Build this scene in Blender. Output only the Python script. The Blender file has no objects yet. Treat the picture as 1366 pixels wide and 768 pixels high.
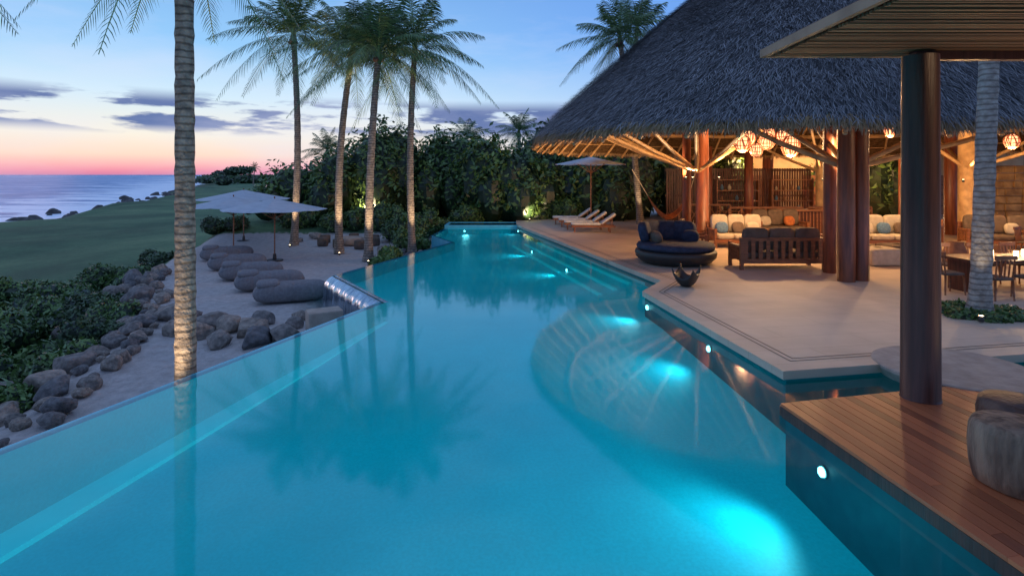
import bpy, math, random, bmesh
import numpy as np
from mathutils import Vector, Matrix
from mathutils.geometry import tessellate_polygon
R = random.Random(7)
rng = np.random.default_rng(11)
scene = bpy.context.scene
COL = scene.collection
scene.view_settings.view_transform = 'Standard'
scene.view_settings.look = 'None'
scene.view_settings.exposure = 0

# ------------------------------------------------------------------ materials
def nn(nt, t, **kw):
    n = nt.nodes.new(t)
    for k, v in kw.items():
        setattr(n, k, v)
    return n

def mat(name, c1, c2=None, rough=0.6, scale=5.0, stretch=(1, 1, 1), bump=0.0, bscale=None, metallic=0.0,
        attr=False, objrand=False, emit=None, estr=0.0, detail=4, lo=0.35, hi=0.65, spec=0.5, transl=0.0):
    m = bpy.data.materials.new(name)
    m.use_nodes = True
    nt = m.node_tree
    nt.nodes.clear()
    out = nn(nt, 'ShaderNodeOutputMaterial')
    p = nn(nt, 'ShaderNodeBsdfPrincipled')
    p.inputs['Roughness'].default_value = rough
    p.inputs['Metallic'].default_value = metallic
    p.inputs['Specular IOR Level'].default_value = spec
    L = nt.links.new
    L(p.outputs[0], out.inputs[0])
    tc = nn(nt, 'ShaderNodeTexCoord')
    mp = nn(nt, 'ShaderNodeMapping')
    mp.inputs['Scale'].default_value = stretch
    L(tc.outputs['Object'], mp.inputs['Vector'])
    if c2 is None:
        c2 = tuple(x * 0.8 for x in c1)
    no = nn(nt, 'ShaderNodeTexNoise')
    no.inputs['Scale'].default_value = scale
    no.inputs['Detail'].default_value = detail
    L(mp.outputs[0], no.inputs['Vector'])
    ramp = nn(nt, 'ShaderNodeValToRGB')
    ramp.color_ramp.elements[0].position = lo
    ramp.color_ramp.elements[1].position = hi
    ramp.color_ramp.elements[0].color = (*c2, 1)
    ramp.color_ramp.elements[1].color = (*c1, 1)
    if attr:
        a = nn(nt, 'ShaderNodeAttribute', attribute_name='rnd')
        mx = nn(nt, 'ShaderNodeMath', operation='MULTIPLY_ADD')
        mx.inputs[1].default_value = 0.3
        L(no.outputs[0], mx.inputs[0])
        sc = nn(nt, 'ShaderNodeMath', operation='MULTIPLY')
        sc.inputs[1].default_value = 0.7
        L(a.outputs['Fac'], sc.inputs[0])
        L(sc.outputs[0], mx.inputs[2])
        L(mx.outputs[0], ramp.inputs[0])
        ramp.color_ramp.elements[0].position = 0.15
        ramp.color_ramp.elements[1].position = 0.85
    else:
        L(no.outputs[0], ramp.inputs[0])
    col = ramp.outputs[0]
    if objrand:
        oi = nn(nt, 'ShaderNodeObjectInfo')
        r2 = nn(nt, 'ShaderNodeValToRGB')
        r2.color_ramp.elements[0].color = (0.62, 0.63, 0.68, 1)
        r2.color_ramp.elements[1].color = (1.45, 1.25, 1.05, 1)
        L(oi.outputs['Random'], r2.inputs[0])
        mm = nn(nt, 'ShaderNodeMix', data_type='RGBA', blend_type='MULTIPLY')
        mm.inputs[0].default_value = 1
        L(col, mm.inputs[6]); L(r2.outputs[0], mm.inputs[7])
        col = mm.outputs[2]
    L(col, p.inputs['Base Color'])
    if bump > 0:
        b = nn(nt, 'ShaderNodeBump')
        b.inputs['Strength'].default_value = bump
        b.inputs['Distance'].default_value = 0.05
        n2 = nn(nt, 'ShaderNodeTexNoise')
        n2.inputs['Scale'].default_value = bscale or scale * 4
        n2.inputs['Detail'].default_value = 4
        L(mp.outputs[0], n2.inputs['Vector'])
        L(n2.outputs[0], b.inputs['Height'])
        L(b.outputs[0], p.inputs['Normal'])
    if emit:
        p.inputs['Emission Color'].default_value = (*emit, 1)
        p.inputs['Emission Strength'].default_value = estr
    if transl > 0:
        t = nn(nt, 'ShaderNodeBsdfTranslucent')
        L(col, t.inputs[0])
        ms = nn(nt, 'ShaderNodeMixShader')
        ms.inputs[0].default_value = transl
        L(p.outputs[0], ms.inputs[1]); L(t.outputs[0], ms.inputs[2])
        L(ms.outputs[0], out.inputs[0])
    return m

M_thatch = mat('thatch', (0.38, 0.37, 0.38), (0.07, 0.066, 0.07), 0.9, 3, attr=True)
M_straw = mat('straw_fringe', (0.50, 0.33, 0.17), (0.18, 0.115, 0.06), 0.9, 3, attr=True)
M_under = mat('thatch_under', (0.15, 0.09, 0.045), (0.06, 0.034, 0.017), 0.95, 6, stretch=(1, 1, 4), bump=0.5, spec=0.1)
M_pole = mat('pale_pole', (0.60, 0.37, 0.17), (0.38, 0.22, 0.10), 0.6, 4, bump=0.2)
M_redpost = mat('red_post', (0.28, 0.08, 0.032), (0.14, 0.04, 0.018), 0.4, 2, stretch=(6, 6, 0.6), bump=0.15)
M_darkpost = mat('dark_post', (0.12, 0.040, 0.025), (0.06, 0.021, 0.014), 0.4, 2, stretch=(8, 8, 0.5), bump=0.12, spec=0.4)
M_deck = mat('limestone', (0.58, 0.45, 0.335), (0.50, 0.385, 0.285), 0.6, 1.3, bump=0.06, bscale=30)
M_groove = mat('groove', (0.16, 0.12, 0.09), rough=0.7)
M_wooddeck = mat('wood_planks', (0.62, 0.175, 0.065), (0.25, 0.065, 0.028), 0.42, 3, stretch=(6, 0.5, 1), bump=0.1, bscale=12, attr=True, spec=0.3)
M_slat = mat('slat_wood', (0.42, 0.22, 0.11), (0.14, 0.07, 0.035), 0.65, 3, stretch=(0.5, 8, 1), attr=True)
M_fascia = mat('fascia_wood', (0.34, 0.22, 0.13), (0.24, 0.15, 0.085), 0.55, 3)
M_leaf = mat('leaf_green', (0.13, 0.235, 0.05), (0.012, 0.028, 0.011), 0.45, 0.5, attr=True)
M_leafdk = mat('leaf_dark', (0.07, 0.13, 0.042), (0.008, 0.018, 0.010), 0.5, 0.4, attr=True)
M_palm = mat('palm_leaf', (0.16, 0.26, 0.085), (0.04, 0.075, 0.03), 0.4, 2, attr=True)
M_rock = mat('rock', (0.27, 0.25, 0.235), (0.12, 0.112, 0.107), 0.85, 3, bump=0.7, bscale=7, objrand=True)
M_shorerock = mat('shore_rock', (0.10, 0.09, 0.085), (0.04, 0.036, 0.034), 0.8, 1, bump=0.5)
M_fabric = mat('taupe_fabric', (0.20, 0.19, 0.195), (0.15, 0.14, 0.145), 0.9, 14, bump=0.3, bscale=60)
M_canvas = mat('canvas', (0.62, 0.65, 0.70), (0.54, 0.57, 0.62), 0.85, 3, transl=0.25)
M_blue = mat('navy_fabric', (0.034, 0.045, 0.085), (0.018, 0.024, 0.048), 0.85, 8, bump=0.2, bscale=40)
M_cream = mat('cream_fabric', (0.55, 0.47, 0.36), (0.44, 0.37, 0.28), 0.9, 6, bump=0.2, bscale=50)
M_pale = mat('pale_fabric', (0.58, 0.58, 0.56), (0.48, 0.48, 0.46), 0.9, 6, bump=0.2, bscale=50)
M_brownf = mat('brown_fabric', (0.16, 0.11, 0.08), (0.10, 0.07, 0.05), 0.9, 6, bump=0.2, bscale=50)
M_bluec = mat('blue_cushion', (0.12, 0.22, 0.34), (0.06, 0.12, 0.22), 0.9, 20)
M_teak = mat('teak', (0.30, 0.115, 0.048), (0.16, 0.06, 0.026), 0.45, 3, stretch=(1, 6, 6), bump=0.1)
M_dark = mat('dark_metal', (0.03, 0.028, 0.026), rough=0.45)
M_stump = mat('stump_wood', (0.36, 0.235, 0.15), (0.12, 0.07, 0.045), 0.7, 2.2, stretch=(4, 4, 0.8), bump=0.8, bscale=5)
M_stump2 = mat('dark_stump', (0.17, 0.085, 0.05), (0.07, 0.035, 0.022), 0.5, 4, bump=0.4)
M_stone = mat('stone_block', (0.42, 0.34, 0.27), (0.32, 0.255, 0.20), 0.8, 5, bump=0.3, bscale=12)
M_ochre = mat('ochre_stone', (0.50, 0.30, 0.12), (0.26, 0.14, 0.055), 0.8, 2.5, bump=0.8, bscale=5)
M_plaster = mat('warm_plaster', (0.55, 0.38, 0.23), (0.45, 0.30, 0.18), 0.8, 2)
M_steel = mat('wet_steel', (0.46, 0.56, 0.66), (0.24, 0.32, 0.40), 0.2, 2.2, stretch=(1, 1, .25), metallic=0.85, bump=0.35, bscale=6)
M_orange = mat('orange_cloth', (0.55, 0.17, 0.04), (0.38, 0.10, 0.03), 0.85, 10)
M_clay = mat('clay', (0.30, 0.14, 0.07), (0.18, 0.08, 0.04), 0.7, 5, bump=0.2)
M_lamp = mat('lantern_glow', (0.9, 0.5, 0.3), rough=0.6, emit=(1.0, 0.38, 0.18), estr=2.6)
M_wick = mat('lantern_cane', (0.36, 0.12, 0.06), rough=0.7)
M_bulb = mat('bulb_glow', (1, .9, .7), rough=0.5, emit=(1.0, 0.72, 0.40), estr=12)
M_poolbulb = mat('pool_lamp_glow', (1, 1, 1), rough=0.5, emit=(0.65, 0.97, 1.0), estr=7)
for mm_ in (M_lamp, M_bulb, M_poolbulb):
    try: mm_.cycles.emission_sampling = 'NONE'
    except Exception: pass

def trunk_mat(name, c1, c2, ring=0.45):
    m = mat(name, c1, c2, 0.85, 9, bump=0.7, bscale=16)
    nt = m.node_tree; L = nt.links.new
    p = [n for n in nt.nodes if n.type == 'BSDF_PRINCIPLED'][0]
    ramp = [n for n in nt.nodes if n.type == 'VALTORGB'][0]
    tc = [n for n in nt.nodes if n.type == 'TEX_COORD'][0]
    w = nn(nt, 'ShaderNodeTexWave', wave_type='BANDS', bands_direction='Z')
    w.inputs['Scale'].default_value = 2.9
    w.inputs['Distortion'].default_value = 3.5
    w.inputs['Detail'].default_value = 3
    L(tc.outputs['Object'], w.inputs['Vector'])
    r = nn(nt, 'ShaderNodeValToRGB')
    r.color_ramp.elements[0].color = (ring, ring * .94, ring * .9, 1)
    r.color_ramp.elements[0].position = 0.02
    r.color_ramp.elements[1].color = (1, 1, 1, 1)
    r.color_ramp.elements[1].position = 0.4
    L(w.outputs['Fac'], r.inputs[0])
    mm = nn(nt, 'ShaderNodeMix', data_type='RGBA', blend_type='MULTIPLY')
    mm.inputs[0].default_value = 1
    L(ramp.outputs[0], mm.inputs[6]); L(r.outputs[0], mm.inputs[7])
    L(mm.outputs[2], p.inputs['Base Color'])
    return m
M_trunk = trunk_mat('palm_trunk', (0.35, 0.275, 0.21), (0.17, 0.13, 0.10))
M_trunk2 = trunk_mat('pale_palm_trunk', (0.42, 0.39, 0.34), (0.25, 0.22, 0.19), .55)

# ------------------------------------------------------------------ mesh tools
class B:
    def __init__(s):
        s.v = []; s.f = []; s.r = []
    def add(s, vs, fs, r=None):
        o = len(s.v)
        s.v += [tuple(v) for v in vs]
        rr = R.random() if r is None else r
        for f in fs:
            s.f.append([i + o for i in f]); s.r.append(rr)
        return s
    def box(s, c, size, rz=0.0, rx=0.0, r=None):
        hx, hy, hz = size[0] / 2, size[1] / 2, size[2] / 2
        mt = Matrix.Translation(c) @ Matrix.Rotation(rz, 4, 'Z') @ Matrix.Rotation(rx, 4, 'X')
        vs = [mt @ Vector((x * hx, y * hy, z * hz)) for z in (-1, 1) for y in (-1, 1) for x in (-1, 1)]
        return s.add(vs, [(0, 2, 3, 1), (4, 5, 7, 6), (0, 1, 5, 4), (2, 6, 7, 3), (0, 4, 6, 2), (1, 3, 7, 5)], r)
    def beam(s, p0, p1, w, h, r=None):
        p0 = Vector(p0); p1 = Vector(p1); d = (p1 - p0).normalized()
        up = Vector((0, 0, 1)) if abs(d.z) < 0.95 else Vector((0, 1, 0))
        a = d.cross(up).normalized(); b = a.cross(d).normalized()
        vs = []
        for p in (p0, p1):
            for (i, j) in ((-1, -1), (1, -1), (1, 1), (-1, 1)):
                vs.append(p + a * i * w / 2 + b * j * h / 2)
        return s.add(vs, [(0, 1, 2, 3), (7, 6, 5, 4), (0, 4, 5, 1), (1, 5, 6, 2), (2, 6, 7, 3), (3, 7, 4, 0)], r)
    def tube(s, pts, rad, n=10, cap=True, r=None):
        pts = [Vector(p) for p in pts]
        if not hasattr(rad, '__len__'):
            rad = [rad] * len(pts)
        vs = []; fs = []
        for i, p in enumerate(pts):
            d = (pts[min(i + 1, len(pts) - 1)] - pts[max(i - 1, 0)]).normalized()
            up = Vector((0, 1, 0)) if abs(d.z) > 0.8 else Vector((0, 0, 1))
            a = d.cross(up).normalized(); b = d.cross(a).normalized()
            for k in range(n):
                t = 2 * math.pi * k / n
                vs.append(p + (a * math.cos(t) + b * math.sin(t)) * rad[i])
        for i in range(len(pts) - 1):
            for k in range(n):
                k2 = (k + 1) % n
                fs.append((i * n + k, i * n + k2, (i + 1) * n + k2, (i + 1) * n + k))
        if cap:
            fs.append(tuple(range(n))); fs.append(tuple(reversed(range((len(pts) - 1) * n, len(pts) * n))))
        return s.add(vs, fs, r)
    def lathe(s, prof, c=(0, 0, 0), n=32, r=None, wob=0.0):
        vs = []; fs = []
        for (rr, z) in prof:
            for k in range(n):
                t = 2 * math.pi * k / n
                q = rr * (1 + wob * math.sin(3 * t + 1) + wob * 0.6 * math.sin(5 * t))
                vs.append((c[0] + q * math.cos(t), c[1] + q * math.sin(t), c[2] + z))
        for i in range(len(prof) - 1):
            for k in range(n):
                k2 = (k + 1) % n
                fs.append((i * n + k, i * n + k2, (i + 1) * n + k2, (i + 1) * n + k))
        fs.append(tuple(reversed(range(n))))
        fs.append(tuple(range((len(prof) - 1) * n, len(prof) * n)))
        return s.add(vs, fs, r)
    def cushion(s, c, size, rz=0.0, rx=0.0, e=0.35, n=24, m=12, r=None):
        def sp(x, p): return math.copysign(abs(x) ** p, x)
        mt = Matrix.Translation(c) @ Matrix.Rotation(rz, 4, 'Z') @ Matrix.Rotation(rx, 4, 'X')
        vs = []; fs = []
        for i in range(m + 1):
            ph = -math.pi / 2 + math.pi * i / m
            ph = max(-math.pi / 2 + 1e-3, min(math.pi / 2 - 1e-3, ph))
            for k in range(n):
                t = 2 * math.pi * k / n
                x = sp(math.cos(ph), e * 1.2) * sp(math.cos(t), e) * size[0] / 2
                y = sp(math.cos(ph), e * 1.2) * sp(math.sin(t), e) * size[1] / 2
                z = sp(math.sin(ph), e * 1.8) * size[2] / 2
                vs.append(mt @ Vector((x, y, z)))
        for i in range(m):
            for k in range(n):
                k2 = (k + 1) % n
                fs.append((i * n + k, i * n + k2, (i + 1) * n + k2, (i + 1) * n + k))
        return s.add(vs, fs, r)
    def prism(s, poly, z0, z1, top=True, bottom=True, sides=True, r=None):
        n = len(poly)
        vs = [(p[0], p[1], z0) for p in poly] + [(p[0], p[1], z1) for p in poly]
        fs = []
        tr = tessellate_polygon([[Vector((p[0], p[1], 0)) for p in poly]])
        for t in tr:
            a, b, c = [Vector((poly[i][0], poly[i][1], 0)) for i in t]
            if (b - a).cross(c - a).z < 0: t = tuple(reversed(t))
            if top: fs.append(tuple(i + n for i in t))
            if bottom: fs.append(tuple(reversed(t)))
        if sides:
            for i in range(n):
                j = (i + 1) % n
                fs.append((i, j, j + n, i + n))
        return s.add(vs, fs, r)
    def obj(s, name, m, parent=None, smooth=False, loc=(0, 0, 0), label=None, rz=0.0):
        me = bpy.data.meshes.new(name)
        me.from_pydata(s.v, [], s.f)
        a = me.attributes.new('rnd', 'FLOAT', 'FACE')
        a.data.foreach_set('value', s.r)
        me.materials.append(m)
        if smooth:
            me.polygons.foreach_set('use_smooth', [True] * len(me.polygons))
        me.update()
        o = bpy.data.objects.new(name, me)
        COL.objects.link(o)
        o.location = loc; o.rotation_euler[2] = rz
        if parent: o.parent = parent
        if label: o['label'] = label
        return o

def quads(name, V, rnd, m, parent=None, loc=(0, 0, 0)):
    V = np.asarray(V, dtype=np.float32); N = V.shape[0]
    me = bpy.data.meshes.new(name)
    me.vertices.add(N * 4); me.loops.add(N * 4); me.polygons.add(N)
    me.vertices.foreach_set('co', V.reshape(-1))
    me.loops.foreach_set('vertex_index', np.arange(N * 4, dtype=np.int32))
    me.polygons.foreach_set('loop_start', np.arange(0, N * 4, 4, dtype=np.int32))
    me.polygons.foreach_set('loop_total', np.full(N, 4, dtype=np.int32))
    a = me.attributes.new('rnd', 'FLOAT', 'FACE')
    a.data.foreach_set('value', np.asarray(rnd, dtype=np.float32))
    me.materials.append(m)
    me.update(calc_edges=True)
    me.validate()
    o = bpy.data.objects.new(name, me)
    COL.objects.link(o); o.location = loc
    if parent: o.parent = parent
    return o

def tag(o, label, cat, group=None):
    o['label'] = label; o['category'] = cat
    if group: o['group'] = group
    return o
def struct(o, label=None):
    o['kind'] = 'structure'
    if label: o['label'] = label
    return o
def root(name, loc, label, cat, group=None, rz=0.0):
    e = bpy.data.objects.new(name, None)
    e.empty_display_size = 0.2
    COL.objects.link(e); e.location = loc; e.rotation_euler[2] = rz
    return tag(e, label, cat, group)
def dup(src, loc, rz=None, sc=None, label=None):
    n = src.copy(); COL.objects.link(n); n.location = loc
    if rz is not None: n.rotation_euler[2] = rz
    if sc is not None: n.scale = sc if hasattr(sc, '__len__') else (sc,) * 3
    if label: n['label'] = label
    for c in list(src.children):
        k = c.copy(); COL.objects.link(k); k.parent = n
        for c2 in list(c.children):
            k2 = c2.copy(); COL.objects.link(k2); k2.parent = k
    return n
def lamp(kind, name, loc, power, color, parent=None, radius=0.08, target=None, size=60, blend=0.5):
    l = bpy.data.lights.new(name, kind); l.energy = power; l.color = color
    l.shadow_soft_size = radius
    if kind == 'SPOT': l.spot_size = math.radians(size); l.spot_blend = blend
    o = bpy.data.objects.new(name, l); COL.objects.link(o)
    o.location = loc
    if target is not None:
        d = Vector(target) - Vector(loc)
        o.rotation_euler = d.to_track_quat('-Z', 'Y').to_euler()
    if parent: o.parent = parent
    return o
def noise(nt, vec, s, d=4, r=0.6):
    n = nn(nt, 'ShaderNodeTexNoise'); n.inputs['Scale'].default_value = s; n.inputs['Detail'].default_value = d; n.inputs['Roughness'].default_value = r
    nt.links.new(vec, n.inputs['Vector']); return n.outputs[0]
def ramp(nt, fac, stops):
    r = nn(nt, 'ShaderNodeValToRGB'); e = r.color_ramp.elements
    while len(e) < len(stops): e.new(0.5)
    for i, (pp, c) in enumerate(stops):
        e[i].position = pp; e[i].color = (*c, 1)
    nt.links.new(fac, r.inputs[0]); return r.outputs[0]
def mixc(nt, f, a, b, bt='MIX'):
    m = nn(nt, 'ShaderNodeMix', data_type='RGBA', blend_type=bt)
    if isinstance(f, (int, float)): m.inputs[0].default_value = f
    else: nt.links.new(f, m.inputs[0])
    for i, c in ((6, a), (7, b)):
        if isinstance(c, tuple): m.inputs[i].default_value = (*c, 1)
        else: nt.links.new(c, m.inputs[i])
    return m.outputs[2]
def math_(nt, op, a, b=None, c=None):
    m = nn(nt, 'ShaderNodeMath', operation=op)
    for i, v in enumerate((a, b, c)):
        if v is None: continue
        if isinstance(v, (int, float)): m.inputs[i].default_value = v
        else: nt.links.new(v, m.inputs[i])
    return m.outputs[0]

# ------------------------------------------------------------------ layout
WL = [(-8.13, -3), (4.31, -3), (3.5, 3.9), (3.18, 6.62), (6.65, 7.40), (13, 8.83), (13, 9.53), (7.64, 8.50), (3.72, 7.75),
      (3.03, 12.99), (3.80, 14.28), (2.82, 18.3), (1.74, 23.1), (0.60, 28.8), (0.30, 30.4), (-3.35, 30.0), (-3.56, 26.3),
      (-2.36, 23.6), (-4.83, 15.76), (-2.78, 12.59)]
def pool_dist(x, y):
    d = np.full(x.shape, 1e9); ins = np.zeros(x.shape, bool)
    n = len(WL)
    for i in range(n):
        ax, ay = WL[i]; bx, by = WL[(i + 1) % n]
        ex, ey = bx - ax, by - ay
        t = np.clip(((x - ax) * ex + (y - ay) * ey) / (ex * ex + ey * ey), 0, 1)
        d = np.minimum(d, np.hypot(x - ax - t * ex, y - ay - t * ey))
        c = ((ay > y) != (by > y))
        with np.errstate(divide='ignore', invalid='ignore'):
            xi = (bx - ax) * (y - ay) / ((by - ay) if by != ay else 1e-9) + ax
        ins ^= (c & (x < xi))
    return np.where(ins, -d, d)
def ss(a, b, x):
    t = np.clip((x - a) / (b - a), 0, 1); return t * t * (3 - 2 * t)
def xt(y): return np.interp(y, [-10, 6, 9, 12, 16, 19.3, 28, 34, 60], [-7.2, -7.4, -7.6, -8.3, -10.0, -12.4, -15.6, -17, -22])
def xc(y):
    y = np.asarray(y, float)
    return np.interp(y, [-200, 0, 60, 93, 129, 191, 393, 955, 2500], [-66, -70, -78, -83, -95, -121, -216, -481, -1200]) + 3.5 * np.sin(y * .09) + 2 * np.sin(y * .23 + 1)
def smooth_noise(x, y, s):
    return (np.sin(x * s * 1.3 + 1.7) * np.cos(y * s * 1.1 - .6) + .5 * np.sin(x * s * 2.9 + y * s * 2.1) + .3 * np.cos(x * s * 5.3 - y * s * 4.1)) / 1.8
def HT(x, y, full=False):
    x = np.asarray(x, float); y = np.asarray(y, float)
    fair = -3.2 + 0.35 * smooth_noise(x, y, .06)
    off = xt(y) - x
    low = -2.3 + (fair + 2.3) * ss(5, 18, off)
    terr = -0.82 + 0.03 * smooth_noise(x, y, 2.2)
    terr = np.where(y < 13, terr - 0.25 * ss(13, 9, y), terr)
    terr = terr + 0.75 * ss(30, 36, y)
    z = terr + (low - terr) * ss(-0.3, 3.2, off)
    d = x - xc(y)
    z = np.where(d < 14, z + (-6.5 - z) * (1 - ss(0, 14, d)), z)
    z = np.where(d < 0, -6.5 + np.maximum(d, -40) * 0.06, z)
    pd = pool_dist(x, y)
    z = z + (-2.3 - z) * (1 - ss(0.35, 0.9, pd))
    right = (x > 2.0) & (y < 60)
    z = np.where(right, np.minimum(z, -0.6), z)
    sand = (1 - ss(-0.2, 1.6, off)) * (1 - ss(31, 34, y)) * (1 - ss(-4, 2, x))
    return (z, sand, d) if full else z
def h1(x, y): return float(HT(np.array([x]), np.array([y]))[0])

# ------------------------------------------------------------------ ground + sea
xs = np.unique(np.concatenate([-30 - np.geomspace(1, 2500, 80), np.arange(-30, 8.01, 0.33), 8 + np.geomspace(1, 1500, 20)]))
ys = np.unique(np.concatenate([np.linspace(-60, -12, 8), np.arange(-10, 40, 0.33), 40 + np.geomspace(0.5, 2400, 90)]))
X, Y = np.meshgrid(xs, ys)
Z, S, Dc = HT(X, Y, True)
def grid_mesh(name, X, Y, Z, attrs):
    ny, nx = X.shape
    me = bpy.data.meshes.new(name)
    co = np.stack([X, Y, Z], -1).reshape(-1, 3)
    idx = np.arange(nx * ny).reshape(ny, nx)
    F = np.stack([idx[:-1, :-1], idx[:-1, 1:], idx[1:, 1:], idx[1:, :-1]], -1).reshape(-1, 4)
    me.from_pydata(co.tolist(), [], F.tolist())
    for k, v in attrs.items():
        a = me.attributes.new(k, 'FLOAT', 'POINT'); a.data.foreach_set('value', v.reshape(-1).astype(np.float32))
    me.polygons.foreach_set('use_smooth', [True] * len(me.polygons))
    o = bpy.data.objects.new(name, me); COL.objects.link(o); return o
ground = grid_mesh('ground', X, Y, Z, {'sand': S, 'shore': 1 - ss(3, 9, Dc)}); struct(ground, 'sandy beach terrace and mown seaside fairway')
gm = bpy.data.materials.new('ground'); gm.use_nodes = True
nt = gm.node_tree; L = nt.links.new; p = nt.nodes['Principled BSDF']; p.inputs['Roughness'].default_value = 0.9
p.inputs['Specular IOR Level'].default_value = 0.2
tc = nn(nt, 'ShaderNodeTexCoord')
o = tc.outputs['Object']
grass = ramp(nt, noise(nt, o, 0.07, 6, .6), [(0.38, (0.055, 0.115, 0.06)), (0.5, (0.09, 0.175, 0.085)), (0.66, (0.15, 0.235, 0.11))])
grass = mixc(nt, 0.45, grass, ramp(nt, noise(nt, o, 3, 4), [(0.3, (0.35, 0.35, 0.35)), (0.7, (1.1, 1.1, 1.1))]), 'MULTIPLY')
sand = ramp(nt, noise(nt, o, 5, 6, .75), [(0.3, (0.34, 0.295, 0.27)), (0.7, (0.55, 0.49, 0.455))])
rockc = ramp(nt, noise(nt, o, .6, 6, .8), [(0.4, (0.02, 0.02, 0.021)), (0.62, (0.14, 0.125, 0.11))])
at = nn(nt, 'ShaderNodeAttribute', attribute_name='sand')
at2 = nn(nt, 'ShaderNodeAttribute', attribute_name='shore')
f = math_(nt, 'ADD', at.outputs['Fac'], math_(nt, 'MULTIPLY', math_(nt, 'SUBTRACT', noise(nt, o, 3), 0.5), 0.7))
f = ramp(nt, f, [(0.42, (0, 0, 0)), (0.55, (1, 1, 1))])
c = mixc(nt, f, grass, sand)
c = mixc(nt, at2.outputs['Fac'], c, rockc)
L(c, p.inputs['Base Color'])
bp = nn(nt, 'ShaderNodeBump'); bp.inputs['Strength'].default_value = 0.7; bp.inputs['Distance'].default_value = 0.08
L(noise(nt, o, 7, 5, .7), bp.inputs['Height']); L(bp.outputs[0], p.inputs['Normal'])
ground.data.materials.append(gm)

sxs = np.unique(np.concatenate([[-25000, -8000, -3000], np.linspace(-1500, -620, 23), np.linspace(-600, -50, 120), [500, 3000]]))
sys_ = np.unique(np.concatenate([[-300, -100], np.linspace(0, 400, 110), 400 + np.geomspace(5, 25600, 60)]))
SX, SY = np.meshgrid(sxs, sys_); dd_ = xc(SY) - SX
surf = np.exp(-np.clip(dd_, 0, None) / (14 + SY * .08)) * (dd_ > -30)
sea = grid_mesh('sea', SX, SY, np.full(SX.shape, -6.0), {'surf': surf})
sm = bpy.data.materials.new('sea'); sm.use_nodes = True
nt = sm.node_tree; L = nt.links.new; p = nt.nodes['Principled BSDF']
tc = nn(nt, 'ShaderNodeTexCoord'); mp = nn(nt, 'ShaderNodeMapping'); L(tc.outputs['Object'], mp.inputs[0])
mp.inputs['Rotation'].default_value = (0, 0, math.radians(-25)); mp.inputs['Scale'].default_value = (0.30, 1.0, 1)
fo = noise(nt, mp.outputs[0], 0.10, 8, .72)
asf = nn(nt, 'ShaderNodeAttribute', attribute_name='surf')
fo2 = math_(nt, 'ADD', fo, math_(nt, 'MULTIPLY', asf.outputs['Fac'], 0.34))
fm = ramp(nt, fo2, [(0.56, (0, 0, 0)), (0.64, (1, 1, 1))])
swell = ramp(nt, noise(nt, mp.outputs[0], .05, 5, .6), [(0.35, (0.11, 0.24, 0.45)), (0.65, (0.24, 0.40, 0.64))])
L(mixc(nt, fm, swell, (0.85, 0.9, 0.97)), p.inputs['Base Color'])
p.inputs['Roughness'].default_value = 0.5; p.inputs['Specular IOR Level'].default_value = 0.10
bp = nn(nt, 'ShaderNodeBump'); bp.inputs['Strength'].default_value = 0.8; bp.inputs['Distance'].default_value = 1.5
L(noise(nt, mp.outputs[0], 0.22, 6, .7), bp.inputs['Height']); L(bp.outputs[0], p.inputs['Normal'])
sea.data.materials.append(sm); struct(sea, 'calm dusk ocean with pale surf streaks')

# ------------------------------------------------------------------ pool
def floor_z(y): return float(np.interp(y, [-3, 4, 7.8, 12, 16, 22, 31], [-1.10, -.98, -.72, -.44, -.38, -.34, -.30]))
def add_scatter_glow(m, col, s):  # emission put in the tile, standing in for light scattered in the water
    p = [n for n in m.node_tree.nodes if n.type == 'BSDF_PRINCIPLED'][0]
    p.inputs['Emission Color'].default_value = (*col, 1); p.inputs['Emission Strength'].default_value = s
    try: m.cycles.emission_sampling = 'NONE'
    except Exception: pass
def pool_tile(name, k, glow):
    tile = bpy.data.materials.new(name); tile.use_nodes = True
    nt = tile.node_tree; L = nt.links.new; p = nt.nodes['Principled BSDF']; p.inputs['Roughness'].default_value = 0.5
    tc = nn(nt, 'ShaderNodeTexCoord'); o = tc.outputs['Object']
    c = ramp(nt, noise(nt, o, 0.35, 4), [(0.3, (0.006 * k, 0.30 * k, 0.40 * k)), (0.7, (0.015 * k, 0.50 * k, 0.58 * k))])
    v = nn(nt, 'ShaderNodeTexNoise'); v.inputs['Scale'].default_value = 26; v.inputs['Detail'].default_value = 3; L(o, v.inputs['Vector'])
    c = mixc(nt, 0.35, c, ramp(nt, v.outputs[0], [(0.35, (0.55, 0.65, 0.7)), (0.65, (1.2, 1.15, 1.15))]), 'MULTIPLY')
    L(c, p.inputs['Base Color'])
    add_scatter_glow(tile, (0.0, 0.70, 0.92), glow)
    return tile
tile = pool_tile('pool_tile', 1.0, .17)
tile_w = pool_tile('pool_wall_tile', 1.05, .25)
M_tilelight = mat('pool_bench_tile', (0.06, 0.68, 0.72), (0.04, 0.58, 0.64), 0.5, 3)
add_scatter_glow(M_tilelight, (0.0, 0.85, 1.0), 0.26)
M_ledge = mat('pool_ledge_tile', (0.03, 0.60, 0.66), (0.02, 0.50, 0.58), 0.5, 2)  # lighter colour and emission paint the lit stripe along the wall base
add_scatter_glow(M_ledge, (0.0, 0.82, 1.0), 0.225)
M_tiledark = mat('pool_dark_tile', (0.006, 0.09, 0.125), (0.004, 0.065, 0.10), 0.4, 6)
add_scatter_glow(M_tiledark, (0.0, 0.42, 0.55), 0.045)
M_coping = mat('coping_tile', (0.10, 0.46, 0.56), (0.07, 0.38, 0.50), 0.4, 4)
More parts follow.
